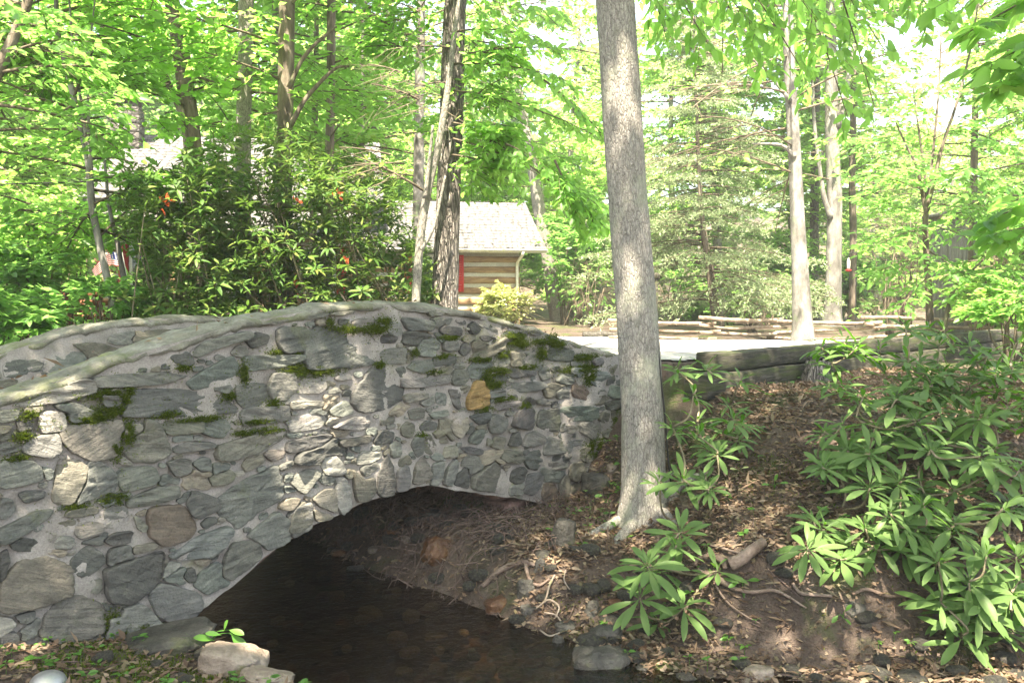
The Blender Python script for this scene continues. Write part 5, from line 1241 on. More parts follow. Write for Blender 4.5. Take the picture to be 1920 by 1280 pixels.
box(ck, (-.14, .16, 0), (-.01, 5.2, 2.2))
lg.build('log_wall', M['log'], cab, False); ck.build('chinking', M['chink'], cab, False)
one(lambda m: (box(m, (-2.88, .0, .9), (-2.80, .06, 2.0)), box(m, (-2.12, .0, .9), (-2.04, .06, 2.0)), box(m, (-2.80, .0, 1.92), (-2.12, .06, 2.0)), box(m, (-2.80, .0, .9), (-2.12, .06, .98)), box(m, (-2.48, .01, .98), (-2.44, .05, 1.92))), 'window_frame', M['white'], cab)
one(lambda m: box(m, (-2.81, .03, .97), (-2.11, .05, 1.93)), 'window_pane', M['glass'], cab)
for a, b in ((-3.28, -2.91), (-2.03, -1.60)):
    def sh(m, a=a, b=b):
        box(m, (a, -.055, .96), (a + .06, -.03, 1.98)); box(m, (b - .06, -.055, .96), (b, -.03, 1.98)); box(m, (a + .06, -.055, 1.92), (b - .06, -.03, 1.98)); box(m, (a + .06, -.055, .96), (b - .06, -.03, 1.02))
        for q in range(14): box(m, (a + .06, -.05, 1.025 + q * .064), (b - .06, -.036, 1.08 + q * .064))
    one(sh, 'shutter', M['red'], cab)
def shingles(mb, A, Bx, Dn, rows, expo, seed):
    """A: upper-left corner; Bx: vector along the ridge; Dn: vector down the slope"""
    r = np.random.default_rng(seed); A, Bx, Dn = map(lambda q: np.asarray(q, float), (A, Bx, Dn)); bx = nrm(Bx); dn = nrm(Dn); nn_ = np.cross(dn, bx); nn_ = nn_ if nn_[2] > 0 else -nn_; W_ = np.linalg.norm(Bx); Ld = np.linalg.norm(Dn)
    for i in range(rows):
        q0 = Ld * i / rows; x = 0
        while x < W_ - .02:
            w_ = min(r.uniform(.12, .28), W_ - x); e = r.uniform(-.02, .025); t0 = .012; t1 = .032 + r.uniform(0, .016)
            c = [A + bx * (x + a * (w_ - .006)) + dn * (q0 + b) + nn_ * t for a in (0, 1) for (b, t) in ((-.05, .004), (Ld / rows + e, .010), (Ld / rows + e, t1), (-.05, t0))]
            mb.add(c, [np.array([[3, 2, 6, 7], [2, 1, 5, 6], [0, 1, 2, 3], [4, 7, 6, 5]])]); x += w_
def roof(name, x0, x1, ye, ze, yr, zr, yb, zb, rows, seed):
    rf = MB(); shingles(rf, (x0, yr, zr), (x1 - x0, 0, 0), (0, ye - yr, ze - zr), rows, .2, seed); shingles(rf, (x0, yr, zr), (x1 - x0, 0, 0), (0, yb - yr, zb - zr), max(6, rows // 2), .3, seed + 1)
    v = []; th = .09
    for x in (x0 + .01, x1 - .01): v += [(x, ye + .02, ze), (x, yr, zr), (x, yb - .02, zb), (x, yb - .02, zb - th), (x, yr, zr - th), (x, ye + .02, ze - th)]
    f5 = [(0, 6, 7, 1), (1, 7, 8, 2), (5, 4, 10, 11), (4, 3, 9, 10), (0, 5, 11, 6), (2, 8, 9, 3)]; f4 = [(0, 1, 4, 5), (1, 2, 3, 4), (6, 11, 10, 7), (7, 10, 9, 8)]
    rf.add(v, [np.array(f5 + f4)])
    return rf.build(name, M['shingle'], cab, False)
roof('wing_roof', -4.4, .66, -.48, 2.13, 2.6, 3.72, 5.7, 2.13, 17, 510)
mr = roof('main_roof', -11.75, -3.75, .0, 3.35, 4.2, 5.72, 8.4, 3.35, 21, 520)
roof('porch_roof', -11.2, -4.5, -2.3, 2.35, .05, 3.08, .3, 3.05, 12, 530)
def tri_gable(m):
    m.add([(0, .0, 2.2), (0, 5.2, 2.2), (0, 2.6, 3.6), (-.12, 0, 2.2), (-.12, 5.2, 2.2), (-.12, 2.6, 3.6)], [np.array([[0, 1, 2]]), np.array([[3, 5, 4]]), np.array([[0, 2, 5, 3], [1, 4, 5, 2]])])
one(tri_gable, 'gable', M['log'], cab)
mw = MB(); zc = 0.0; k = 0
while zc < 3.3:
    box(mw, (-11.4, .6, zc), (-4.1, .8, zc + .2), jit=.012, nx=16, seed=k + 90); box(mw, (-11.4, 7.6, zc), (-4.1, 7.8, zc + .2)); 
    for xx in (-11.4, -4.3): box(mw, (xx, .82, zc + .1), (xx + .2, 7.58, zc + .3), jit=.01, nx=8, seed=k + 30)
    zc += .29; k += 1
for xx in (-11.38, -4.28): mw.add([(xx, .8, 3.3), (xx, 7.6, 3.3), (xx, 4.2, 5.5), (xx + .16, .8, 3.3), (xx + .16, 7.6, 3.3), (xx + .16, 4.2, 5.5)], [np.array([[0, 2, 1], [3, 4, 5]]), np.array([[0, 3, 5, 2], [1, 2, 5, 4], [0, 1, 4, 3]])])
mw.build('main_log_wall', M['log'], cab, False)
one(lambda m: box(m, (-11.3, .63, 0), (-4.2, .77, 3.3)), 'main_chinking', M['chink'], cab)
for xw in (-10.0, -7.8, -5.6):
    wd = one(lambda m: (box(m, (xw - .5, .54, .9), (xw + .5, .58, 2.2))), 'window', M['white'], cab); one(lambda m: box(m, (xw - .42, .525, .98), (xw + .42, .545, 2.12)), 'pane', M['glass'], wd)
    for q in (-.78, .52): one(lambda m: box(m, (xw + q, .53, .88), (xw + q + .26, .57, 2.22)), 'shutter', M['red'], cab)
for xw in (-11.0, -8.9, -6.8, -4.7): one(lambda m: box(m, (xw - .07, -2.15, 0), (xw + .07, -2.01, 2.3), nx=1), 'porch_post', M['log'], cab)
def chim(m):
    for j in range(26): 
        e = r.uniform(-.025, .025, 4); box(m, (-11.55 + e[0], 3.1 + e[1], j * .245), (-10.75 + e[2], 3.85 + e[3], j * .245 + .24), jit=.02, nx=3, seed=j)
    for a in (-11.5, -10.95): 
        for b in (3.15, 3.62): box(m, (a, b, 6.37), (a + .16, b + .16, 6.62), jit=.01)
ch = one(chim, 'chimney', M['brickc'], mr); one(lambda m: box(m, (-11.68, 2.98, 6.62), (-10.62, 3.98, 6.73), jit=.012, nx=4), 'chimney_cap', M['brickc'], mr)
def gut(m):
    an = np.linspace(math.pi, 2 * math.pi, 9); sec = np.concatenate([np.stack([-.56 + .065 * np.cos(an), 2.125 + .065 * np.sin(an) + .0], -1), np.stack([-.56 + .055 * np.cos(an[::-1]), 2.125 + .055 * np.sin(an[::-1])], -1)])
    n = len(sec); v = np.concatenate([np.column_stack([np.full(n, x), sec]) for x in (-4.4, .66)]); a = np.arange(n); b = (a + 1) % n
    m.add(v, [np.stack([a, b, n + b, n + a], -1), np.array([a[::-1], a + n])])
    box(m, (-4.4, -.485, 2.03), (.66, -.455, 2.115))
one(gut, 'gutter', M['white'], cab)
def dsp(m): tube(m, catmull([(-.02, -.56, 2.07), (-.03, -.54, 1.98), (-.10, -.22, 1.80), (-.10, -.10, 1.70), (-.10, -.085, 1.55), (-.10, -.085, .8), (-.10, -.085, .15), (-.10, -.16, .06), (-.10, -.3, .03)], 40), .042, 8)
one(dsp, 'downspout', M['white'], cab, True)
# --- retaining timbers
tm = thing('retaining_timber', 'two stacked mossy squared timbers holding back the gravel above the leafy bank', 'timber wall', (*bw(7, -.85, 0)[:2], -1.0))
ang = math.atan2(U2[1], U2[0])
for (z0, z1, s0, s1, t0, t1, sd) in ((-.665, -.495, -.96, -.73, 4.55, 14.0, 1), (-.90, -.675, -.99, -.74, 4.35, 13.8, 7)):
    mb = MB(); c = bw(t0, 0, 0); box(mb, (0, s0, z0), (t1 - t0, s1, z1), rot2(ang), np.array([c[0], c[1], 0]) - np.array(tm.location), jit=.014, nx=110, seed=sd); mb.build('timber', M['timber'], tm)
# --- split rail fence
fn = thing('rail_fence', 'low zigzag split-rail fence of weathered rails along the far edge of the gravel', 'fence', (3.0, 17.9, float(H(3.0, 17.9))))
fr = np.random.default_rng(520); cps = [(2.2, 18.3), (3.9, 17.55), (5.5, 18.4), (7.2, 17.7), (9.0, 18.5), (11.0, 17.9), (13.0, 18.6)]
for i, (a, b) in enumerate(zip(cps[:-1], cps[1:])):
    for j in range(3):
        A = np.array([a[0], a[1], 0]); Bq = np.array([b[0], b[1], 0]); d = nrm(Bq - A); A = A - d * .22; Bq = Bq + d * .22; z = .06 + j * .15 + (.07 if i % 2 else 0)
        pl = np.array([A, A * .66 + Bq * .34, A * .33 + Bq * .67, Bq]) + fr.normal(0, .03, (4, 3)); pl[:, 2] = H(pl[:, 0], pl[:, 1]) + z + fr.normal(0, .02, 4) + np.linspace(-.5, .5, 4) * fr.normal(0, .07); pl = catmull(pl, 14)
        mb = MB(); tube(mb, rel(pl, fn), fr.uniform(.028, .048) * (1 + .12 * vnoise(np.arange(14) * .8, np.zeros(14), seed=i * 4 + j)), 6, .22, seed=i * 7 + j, fs=.6); mb.build('rail', M['rail'], fn, False)
pp_ = thing('wooden_post', 'short square wooden post at the right end of the rail fence', 'post', (10.05, 18.1, float(H(10.05, 18.1)))); one(lambda m: box(m, (-.06, -.06, -.1), (.06, .06, .62), jit=.006), 'shaft', M['rail'], pp_)
one(lambda m: box(m, (-.075, -.075, .622), (.075, .075, .65)), 'cap', M['rail'], pp_)
g0 = P(1230, 615, 17.3); pl_ = thing('metal_post', 'slim grey metal post with a small cap right behind the thick trunk', 'post', (g0[0], g0[1], float(H(g0[0], g0[1]))))
mb = MB(); tube(mb, [(0, 0, -.1), (0, 0, .6), (0, 0, 1.22)], .036, 10); mb.build('shaft', M['timber'], pl_); mb = MB(); tube(mb, [(0, 0, 1.22), (0, 0, 1.25), (0, 0, 1.31), (0, 0, 1.34)], [.03, .075, .07, .02], 12); mb.build('cap', M['timber'], pl_)
# --- grey board shed at the right
gs = P(1850, 560, 19.0); shd = thing('board_shed', 'grey vertical-board shed half hidden by foliage at the right edge', 'shed', (gs[0] - .1, gs[1], float(H(gs[0], gs[1]))))
def brd(m):
    q = 0.0; k = 0
    while q < 3.6: w_ = .17; box(m, (q, 0, .1), (q + w_ - .012, .03, 2.75), jit=.008, nx=1, seed=k); q += w_; k += 1
    q = .04
    while q < 2.4: box(m, (0, q, .1), (.03, q + .16, 2.75), jit=.006, seed=k); q += .17; k += 1
one(brd, 'wall', M['greyboard'], shd)
one(lambda m: box(m, (-.15, -.2, 2.76), (3.8, 2.6, 2.84)), 'roof', M['greyboard'], shd); one(lambda m: box(m, (-.02, -.06, .0), (3.6, -.005, .1)), 'sill', M['timber'], shd)
# --- deck rail and flag at the left
dk = P(160, 605, 13.2); dr = thing('deck_rail', 'reddish-brown board deck rail half hidden in the bushes below the flag', 'railing', (dk[0], dk[1], float(H(dk[0], dk[1]))))
zz0 = dr.location[2]
for i, yy in enumerate((550, 568, 581, 594)):
    z = P(160, yy, 13.2)[2] - zz0; one(lambda m: box(m, (-.40, -.02 + i * .012, z - .04), (.62, .03 + i * .012, z + .04), jit=.006, nx=4, seed=i), 'rail_board', M['deck'], dr)
for xq in (-.33, .12, .52): one(lambda m: box(m, (xq, .06, -.1), (xq + .09, .15, P(160, 545, 13.2)[2] - zz0)), 'post', M['deck'], dr)
YF = 16.6; flg = thing('flag', 'stars and stripes flag draped from a slanting pole at the left', 'flag', P(233, 640, YF))
flg.location[2] = float(H(flg.location[0], flg.location[1]))
def f3(px, py, dy=0): return rel(P(px, py, YF + dy), flg)
tops = [f3(231, 486), f3(221, 476, -.06), f3(207, 472, -.02), f3(198, 479, .05), f3(187, 488, -.05), f3(172, 506, .02)]
bots = [f3(237, 513, .04), f3(228, 503, -.05), f3(212, 497, .0), f3(202, 499, .08), f3(192, 508, -.02), f3(178, 520, .06)]
NU, NV = 40, 27; tp_ = catmull(tops, NU); bt_ = catmull(bots, NU); q = np.linspace(0, 1, NV)[:, None, None]; G = tp_[None] * (1 - q) + bt_[None] * q
G[..., 1] += .03 * np.sin(np.linspace(0, 9, NU))[None, :] * np.linspace(.3, 1, NV)[:, None]
fm = MB(); ff = gridfaces(NV, NU); iv = np.arange(len(ff)) // (NU - 1); iu = np.arange(len(ff)) % (NU - 1); stp = (iv // 2); mi = np.where((iu < 16) & (stp < 7), 2, np.where(stp % 2 == 0, 0, 1))
vv = G.reshape(-1, 3)
for kk in (0, 1, 2): 
    if (mi == kk).any(): fm.add(vv, ff[mi == kk], kk)
def mat_cloth(nm, c):
    m, nt = newmat(nm); d_ = nd(nt, 'ShaderNodeBsdfPrincipled', {'Base Color': c + (1,), 'Roughness': .8}); t_ = nd(nt, 'ShaderNodeBsdfTranslucent', {'Color': c + (1,)}); mx = nd(nt, 'ShaderNodeMixShader', {0: .3, 1: d_.outputs[0], 2: t_.outputs[0]}); o = nt.nodes.new('ShaderNodeOutputMaterial'); nt.links.new(mx.outputs[0], o.inputs[0]); return m
wht = mat_cloth('white_cloth', (.66, .64, .64))
clo = fm.build('cloth', [mat_cloth('red_cloth', (.50, .03, .05)), wht, mat_cloth('blue_cloth', (.03, .05, .20))], flg)
stm_ = MB()
for a in range(6):
    for b in range(5):
        iu_, iv_ = 1 + a * 2.6, 1.2 + b * 2.6; p = G[int(iv_), int(iu_)] + np.array([0, -.012, 0]); an = np.arange(10) * math.pi / 5 + math.pi / 2; rr_ = np.where(np.arange(10) % 2 == 0, .016, .0065)
        stm_.add(np.vstack([[p], p + np.stack([np.cos(an) * rr_, 0 * an, np.sin(an) * rr_], -1)]), np.array([[0, 1 + k, 1 + (k + 1) % 10] for k in range(10)]))
stm_.build('stars', wht, clo)
mb = MB(); tube(mb, catmull([rel(P(243, 560, YF), flg) * [1, 1, 0] - [0, 0, .1], f3(240, 545), f3(228, 470)], 12), .016, 6); mb.build('pole', M['white'], flg)
# --- wire, cable, feeder, lamp
wr_ = [P(-260, 352, 15), P(20, 345, 16), P(230, 337, 18), P(420, 318, 22)]; wt = thing('overhead_wire', 'thin dark wire strung across the trees at the left', 'wire', wr_[1]); mb = MB(); tube(mb, rel(catmull(wr_, 40), wt), .014, 5); mb.build('strand', M['black'], wt)
cb_ = [(1183, -60), (1187, 30), (1189, 100), (1195, 210), (1204, 330), (1209, 400), (1216, 470), (1224, 540), (1231, 620), (1238, 700), (1247, 780), (1252, 850), (1258, 905)]
cp = catmull([P(a, b, 6.93) for a, b in cb_], 70); ct = thing('black_cable', 'thin black cable hanging down the right side of the thick trunk', 'cable', cp[-1]); mb = MB(); tube(mb, rel(cp, ct), .0075, 6); mb.build('strand', M['black'], ct)
fp_ = P(1591, 505, 23.0); fd = thing('bird_feeder', 'small red and clear feeder on a thin hook right of the forked pale trunk', 'feeder', (fp_[0], fp_[1], float(H(fp_[0], fp_[1])))); zf = fp_[2] - fd.location[2]
mb = MB(); tube(mb, catmull([(.2, 0, -.1), (.2, 0, zf + .2), (.14, 0, zf + .42), (.04, 0, zf + .42), (0, 0, zf + .3)], 24), .012, 6); mb.build('hook', M['black'], fd)
mb = MB(); tube(mb, [(0, 0, zf), (0, 0, zf + .03), (0, 0, zf + .2), (0, 0, zf + .28), (0, 0, zf + .3)], [.035, .042, .042, .02, .01], 12); mb.build('bottle', M['white'], fd)
mb = MB(); tube(mb, [(0, 0, zf - .06), (0, 0, zf - .04), (0, 0, zf - .01), (0, 0, zf)], [.03, .075, .075, .04], 14); mb.build('tray', M['red'], fd)
lp_ = ghit(90, 1290); lm = thing('path_lamp', 'small domed grey metal garden lamp cap on the mossy near bank', 'lamp', lp_); mb = MB()
a = np.linspace(0, math.pi / 2, 9); tube(mb, [(0, 0, .02 + .06 * math.sin(q)) for q in a], [.085 * math.cos(q) + .001 for q in a], 24); mb.build('shade', M['metal'], lm); mb = MB(); tube(mb, [(0, 0, -.15), (0, 0, -.02), (0, 0, .019)], .03, 12); mb.build('stake', M['black'], lm)
# --- stump
sp_ = P(1530, 745, 9.0); su = thing('tree_stump', 'small dark rotting stump below the timber edging', 'stump', (sp_[0], sp_[1], float(H(sp_[0], sp_[1]))))
mb = MB(); tube(mb, [(0, 0, -.12), (0, 0, .02), (.01, 0, .12), (.02, 0, .22), (.02, 0, .26), (.02, 0, .2)], [.19, .155, .125, .12, .10, .04], 18, .22, seed=4); mb.build('bole', M['barkdark'], su)
# --- rocks
def rock_mesh(mb, seed, sx, sy, sz, bump=.22, n1=18, n2=12):
    th = np.linspace(0, 2 * np.pi, n1, endpoint=False)[None, :]; ph = np.linspace(-np.pi / 2 + .12, np.pi / 2 - .12, n2)[:, None]
    d = np.stack([np.cos(ph) * np.cos(th), np.cos(ph) * np.sin(th), np.sin(ph) + 0 * th], -1); e = np.sign(d) * np.abs(d) ** .72
    if n1 > 20: d = d + 0.0
    rr = 1 + (.05 * vnoise(d[..., 0] * 11, d[..., 1] * 11 + seed, d[..., 2] * 11, seed + 9, 3) if n1 > 20 else 0) + bump * vnoise(d[..., 0] * 1.5 + seed, d[..., 1] * 1.5, d[..., 2] * 1.5, seed, 2) + .07 * vnoise(d[..., 0] * 5, d[..., 1] * 5 + seed, d[..., 2] * 5, seed + 3, 2)
    v = (e * rr[..., None] * np.array([sx, sy, sz])).reshape(-1, 3); i = np.arange(n2 - 1)[:, None] * n1; j = np.arange(n1)[None, :]; k = (j + 1) % n1
    f = np.stack([i + j, i + k, i + n1 + k, i + n1 + j], -1).reshape(-1, 4); mb.add(v, [f, np.arange(n1)[None, ::-1], (np.arange(n1) + (n2 - 1) * n1)[None, :]])
def rock(px, py, wpx, hpx, mat, label, seed, rz=0, tilt=0, group=None, name='creek_rock', sink=.3, dz=0):
    p = ghit(px, py + hpx * .3); s_ = p[1] / F; mb = MB(); rock_mesh(mb, seed, wpx * s_ / 2, wpx * s_ / 2 * .75, hpx * s_ / 2, .26, 40, 26); o = mb.build(name, M[mat], None)
    o.location = p + np.array([0, .05, hpx * s_ * (.5 - sink) + dz]); o.rotation_euler = (0, R(tilt), R(rz)); tag(o, label, 'rock', group); return o
for i, a in enumerate([(1128, 1252, 120, 78, 'rock', 'large brown-grey boulder at the water edge near the bottom of the view', 8, 0), (935, 1138, 54, 34, 'rockorange', 'rusty orange rock on the waterline of the root-covered bank', 20, -12), (820, 1036, 62, 56, 'rockorange', 'big rust-brown rock lodged among roots under the arch', 30, 25), (733, 1006, 22, 18, 'rockorange', 'small orange stone high under the arch beside the brightest hanging rootlets', 0, 0), (634, 1040, 30, 16, 'rockorange', 'small orange stone at the shadowed back of the arch', 0, 0), (812, 968, 50, 20, 'rock', 'flat grey stone on the root ledge just below the arch crown', 0, 4), (1137, 1193, 60, 34, 'rock', 'greenish-grey slab beside the lowest whorl of the trunk rhododendron', -10, -5), (1047, 1220, 24, 40, 'rock', 'upright greenish stone left of the large boulder', 10, 12), (988, 1110, 36, 40, 'rock', 'grey-green rock set in the bank under the right end of the arch', 10, 5), (1012, 1072, 22, 38, 'rock', 'narrow upright grey stone under the arch end', 0, 12), (992, 1150, 34, 24, 'rock', 'rounded grey stone above the water below the root tangle', 0, 0), (1112, 1150, 28, 44, 'rock', 'dark upright stone at the foot of the trunk bank', 20, 18), (1208, 1222, 26, 16, 'rockorange', 'small rust-orange stone right of the greenish slab', 0, 0), (1172, 1232, 52, 18, 'rock', 'long dark slate lying between the slab and the large boulder', 0, 24), (1427, 1268, 60, 24, 'rockpale', 'pale flat stone at the bottom edge, right of centre', 0, 0), (1207, 1264, 32, 20, 'rock', 'grey stone between the large boulder and the pale flat stone', 0, 0), (1606, 1156, 44, 40, 'rock', 'dark wet stone in the earthen bank below the spreading rhododendron', 0, 10), (1000, 1250, 36, 16, 'rock', 'low wet stone in the water left of the large boulder', 0, 0), (1060, 1180, 40, 22, 'rock', 'mottled stone between the sunlit roots and the greenish slab', 0, 0), (575, 1246, 40, 10, 'rock', 'pale flat stone just breaking the water near the left bank', 0, 0), (600, 1180, 70, 16, 'rock', 'long low stone breaking the dark water in mid-stream', 0, 0), (817, 1198, 44, 12, 'rockpale', 'tan stone under the dark water in mid-stream', 0, 0), (542, 1086, 54, 26, 'rock', 'dim grey rock in the shadow at the back of the arch', 0, 0)]):
    px, py, wp, hp, mt, lb, rz, tl_ = a; rock(px, py, wp, hp, mt, lb, 600 + i, rz, tl_)
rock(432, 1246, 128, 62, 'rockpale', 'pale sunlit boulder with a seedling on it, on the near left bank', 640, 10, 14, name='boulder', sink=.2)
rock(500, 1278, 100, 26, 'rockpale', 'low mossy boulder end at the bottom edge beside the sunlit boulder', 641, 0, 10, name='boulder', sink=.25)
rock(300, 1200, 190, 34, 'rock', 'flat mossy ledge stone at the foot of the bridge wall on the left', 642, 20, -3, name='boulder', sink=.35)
rock(1150, 880, 22, 20, 'rockpale', 'pale stone in the bank between the wall end and the thick trunk', 643, 0, 0, name='boulder')
rock(1120, 905, 60, 44, 'rock', 'mossy rock at the right foot of the bridge wall', 644, 0, 0, name='boulder')
rock(1060, 1010, 46, 64, 'rock', 'squared buttress stone under the right springing of the arch', 645, 45, 0, name='boulder', sink=.15)
rr0 = np.random.default_rng(650); var = []
for i in range(7):
    mb = MB(); rock_mesh(mb, 650 + i, 1, rr0.uniform(.6, .9), rr0.uniform(.35, .6), n1=14, n2=9); o = mb.build('creek_rock', M[['rock', 'rockpale', 'rock', 'rockorange', 'rockpale', 'rock', 'rock'][i]]); var.append(o)
used_ = set(); n = 0
while n < 330:
    x, y = rr0.uniform(-3.2, 3.8), rr0.uniform(4.5, 9.0); d, sd_ = creek_d(np.array([x]), np.array([y])); t, s = ts(x, y)
    if not (-.75 < d[0] < .85) or (rr0.random() < .3 and d[0] < -.25): continue
    k = int(rr0.integers(7)); k = [0, 2, 5, 6][k % 4] if d[0] > -.02 and rr0.random() < .92 else k; loc = (x, y, float(H(x, y)) + rr0.uniform(-.01, .03) if d[0] > -.1 else -9); sc_ = rr0.uniform(.025, .085) * (1.3 if rr0.random() < .15 else 1); rz = rr0.uniform(0, 6.28)
    if k in used_: o = dup(var[k], loc, rz, sc_)
    else: used_.add(k); o = var[k]; o.location = loc; o.rotation_euler = (0, 0, rz); o.scale = (sc_,) * 3
    if k == 3: tag(o, 'small rusty pebble-stone lying along the creek bed', 'rock', 'rusty stones in the creek')
    elif k in (1, 4): tag(o, 'small tan stone seen through the shallow creek water', 'rock', 'tan stones under the creek water')
    else: tag(o, 'small grey stone lying along the creek bed and its edges', 'rock', 'small stones in the creek')
    if loc[2] < -8: o.location[2] = -2.262 - .66 * sc_
    n += 1
er = np.random.default_rng(660)
for i in range(9):
    px = 1098 + i * 8.5; p = P(px, 625, 19.3); mb = MB(); rock_mesh(mb, 670 + i, er.uniform(.06, .1), .08, er.uniform(.05, .08), n1=12, n2=8); o = mb.build('edging_stone', M['rock']); o.location = (p[0], p[1], float(H(p[0], p[1])) + .04); tag(o, 'dark stone in the row edging the far gravel left of the thick trunk', 'rock', 'edging stones beyond the gravel')
# --- roots
def root_px(label, paths, lift=.025, mat='root', dY=None):
    p0 = None; rt = None
    for pth in paths:
        q = np.array([ghit(a, b) for a, b, _ in pth]); 
        if dY: q = np.array([P(a, b, dY) for a, b, _ in pth])
        w_ = np.array([c * y / F / 2 for (_, _, c), y in zip(pth, q[:, 1])]); q = q - nrm(q) * lift
        if rt is None: rt = thing('tree_root', label, 'root', q[0])
        m = max(10, 5 * len(pth)); mb = MB(); tube(mb, rel(catmull(q, m), rt), np.interp(np.linspace(0, len(w_) - 1, m), np.arange(len(w_)), w_), 8, .15, seed=int(pth[0][0]), fs=.4); mb.build('strand', M[mat], rt)
root_px('looping brown root coiled on the bare bank right of the trunk rhododendron', [[(1302, 1062, 10), (1312, 1048, 12), (1335, 1046, 14), (1356, 1060, 14), (1360, 1075, 10)], [(1340, 1086, 14), (1365, 1100, 12), (1380, 1108, 9), (1412, 1113, 7), (1450, 1118, 7), (1482, 1122, 5)], [(1338, 1085, 9), (1345, 1102, 4), (1365, 1135, 4), (1395, 1160, 3), (1425, 1170, 2)], [(1310, 1070, 12), (1330, 1080, 16), (1345, 1090, 12)]])
root_px('thick smooth root end sticking out of the bank above the looping root', [[(1370, 1062, 26), (1390, 1052, 24), (1412, 1036, 22), (1432, 1018, 18)], [(1330, 1024, 4), (1355, 1028, 5), (1385, 1040, 5), (1405, 1040, 4)]], lift=.05)
root_px('pale thin root running across the earthen bank below the middle whorls', [[(1486, 1094, 6), (1500, 1112, 7), (1525, 1124, 8), (1560, 1128, 6)], [(1598, 1116, 6), (1625, 1116, 7), (1660, 1120, 7), (1700, 1124, 5)], [(1482, 1122, 4), (1492, 1140, 5), (1512, 1150, 3)]])
root_px('long gnarled root stretched under the arch across the far bank', [[(808, 988, 14), (835, 985, 13), (860, 998, 13), (895, 990, 12), (930, 982, 11), (968, 996, 10), (1020, 994, 7), (1040, 990, 5)], [(855, 1000, 8), (842, 1015, 6), (830, 1045, 5), (812, 1052, 4)]], dY=7.75)
root_px('forked bare root arching over the stones near the right end of the arch', [[(905, 1102, 9), (930, 1080, 10), (955, 1064, 11), (985, 1056, 10), (1010, 1062, 6)], [(985, 1058, 8), (992, 1085, 7), (1010, 1100, 6), (1030, 1090, 4)]])
root_px('pale tangle of fine roots catching the sun at the water edge', [[(1040, 1080, 3), (1030, 1100, 4), (1022, 1125, 4), (1005, 1142, 3)], [(1060, 1075, 3), (1058, 1095, 3), (1068, 1110, 3)], [(1015, 1135, 3), (1030, 1128, 4), (1048, 1140, 4), (1042, 1158, 3)], [(1020, 1150, 3), (1040, 1152, 3), (1052, 1165, 3)], [(1012, 1184, 3), (1030, 1192, 4), (1050, 1186, 3)], [(985, 1218, 5), (1010, 1210, 6), (1040, 1202, 4)]], lift=.05, mat='rockpale')
rl = np.random.default_rng(700); mb = MB()
for i in range(900):
    t, s = rl.uniform(1.85, 3.55), rl.uniform(-.9, 2.4) if i % 3 else rl.uniform(-.5, .5); p = bw(t, s, 0); p[2] = float(H(p[0], p[1]))
    d = np.array([rl.normal(-.25, .35), rl.normal(-.3, .35), rl.normal(.0, .3)]); L = rl.uniform(.08, .34); q = [p + UP * rl.uniform(0, .12), p + d * L * .5 + UP * rl.uniform(.0, .09) + rl.normal(0, .03, 3), p + d * L + UP * rl.uniform(-.04, .05) + rl.normal(0, .03, 3)]
    tube(mb, catmull(q, 6), np.linspace(.006, .0018, 6) * rl.uniform(.25, 1.1), 4, cap=False)
for i in range(260):
    s0 = rl.uniform(-.3, 2.3); ta, tb = rl.uniform(2.45, 3.2), rl.uniform(1.95, 2.6); m = 7; tq = np.linspace(ta, min(tb, ta - .12), m) + rl.normal(0, .02, m); q = bw(tq, s0 + np.cumsum(rl.normal(0, .035, m)), 0); q[:, 2] = H(q[:, 0], q[:, 1]) + rl.uniform(.01, .07) + rl.normal(0, .012, m)
    tube(mb, catmull(q, 9), np.linspace(.0065, .0018, 9) * rl.uniform(.3, 1.15), 4, cap=False)
for i in range(70):
    t, s = rl.uniform(1.7, 3.4), rl.uniform(.3, 2.6); z = float(za(t)) + .02; p = bw(t, s, z); L = rl.uniform(.15, .6); q = [p, p + np.array([rl.normal(0, .04), rl.normal(0, .04), -L * .5]), p + np.array([rl.normal(0, .1), rl.normal(0, .1), -L])]; tube(mb, catmull(q, 6), np.linspace(.004, .0015, 6), 4, cap=False)
tag(mb.build('hanging_rootlets', M['rootlet']), 'mat of fine dry rootlets over the bank under the arch', kind='stuff')
# --- leaf litter, sticks, weeds
lr = np.random.default_rng(710)
def scatter(n, x0, x1, y0, y1, ok):
    x = lr.uniform(x0, x1, n); y = lr.uniform(y0, y1, n); z = H(x, y); d, _ = creek_d(x, y); t, s = ts(x, y); k = ok(x, y, z, d, t, s); return np.stack([x, y, z], -1)[k]
okr = lambda x, y, z, d, t, s: (d > .02) & ~((t > 4.1) & (s > -1.0)) & ~((s > -.06) & (t < 4.2)) & (s < 3)
pr = scatter(78000, .0, 5.6, 4.9, 10.5, okr); pr = pr[lr.random(len(pr)) < .6 + .4 * (vnoise(pr[:, 0] * 1.3, pr[:, 1] * 1.3, seed=77, oct=2) > -.15)]
plf = scatter(4200, -3.8, -.9, 3.7, 5.4, lambda x, y, z, d, t, s: (d > .04) & (s < -.05))
pu = scatter(9000, -2.2, 1.6, 6.0, 10.0, lambda x, y, z, d, t, s: (s > -.8) & (s < 2.6) & (t > 1.9) & (t < 3.5))
pc_ = bw(lr.uniform(-1.5, 4.5, 110), lr.uniform(.0, .36, 110), 0); pc_[:, 2] = zt(ts(pc_[:, 0], pc_[:, 1])[0]) + .02
pa = np.concatenate([pr, plf, pu, pc_]); n = len(pa); mb = MB()
leafgeo(mb, pa + UP * lr.uniform(.004, .03, (n, 1)), nrm(lr.normal(0, 1, (n, 3)) * [1, 1, .32]), nrm(UP + lr.normal(0, .42, (n, 3))), np.clip(lr.lognormal(-3.05, .42, n), .018, .13), lr.uniform(.012, .036, n), 0)
tag(mb.build('leaf_litter', M['litter']), 'brown fallen leaves covering the creek banks', kind='stuff')
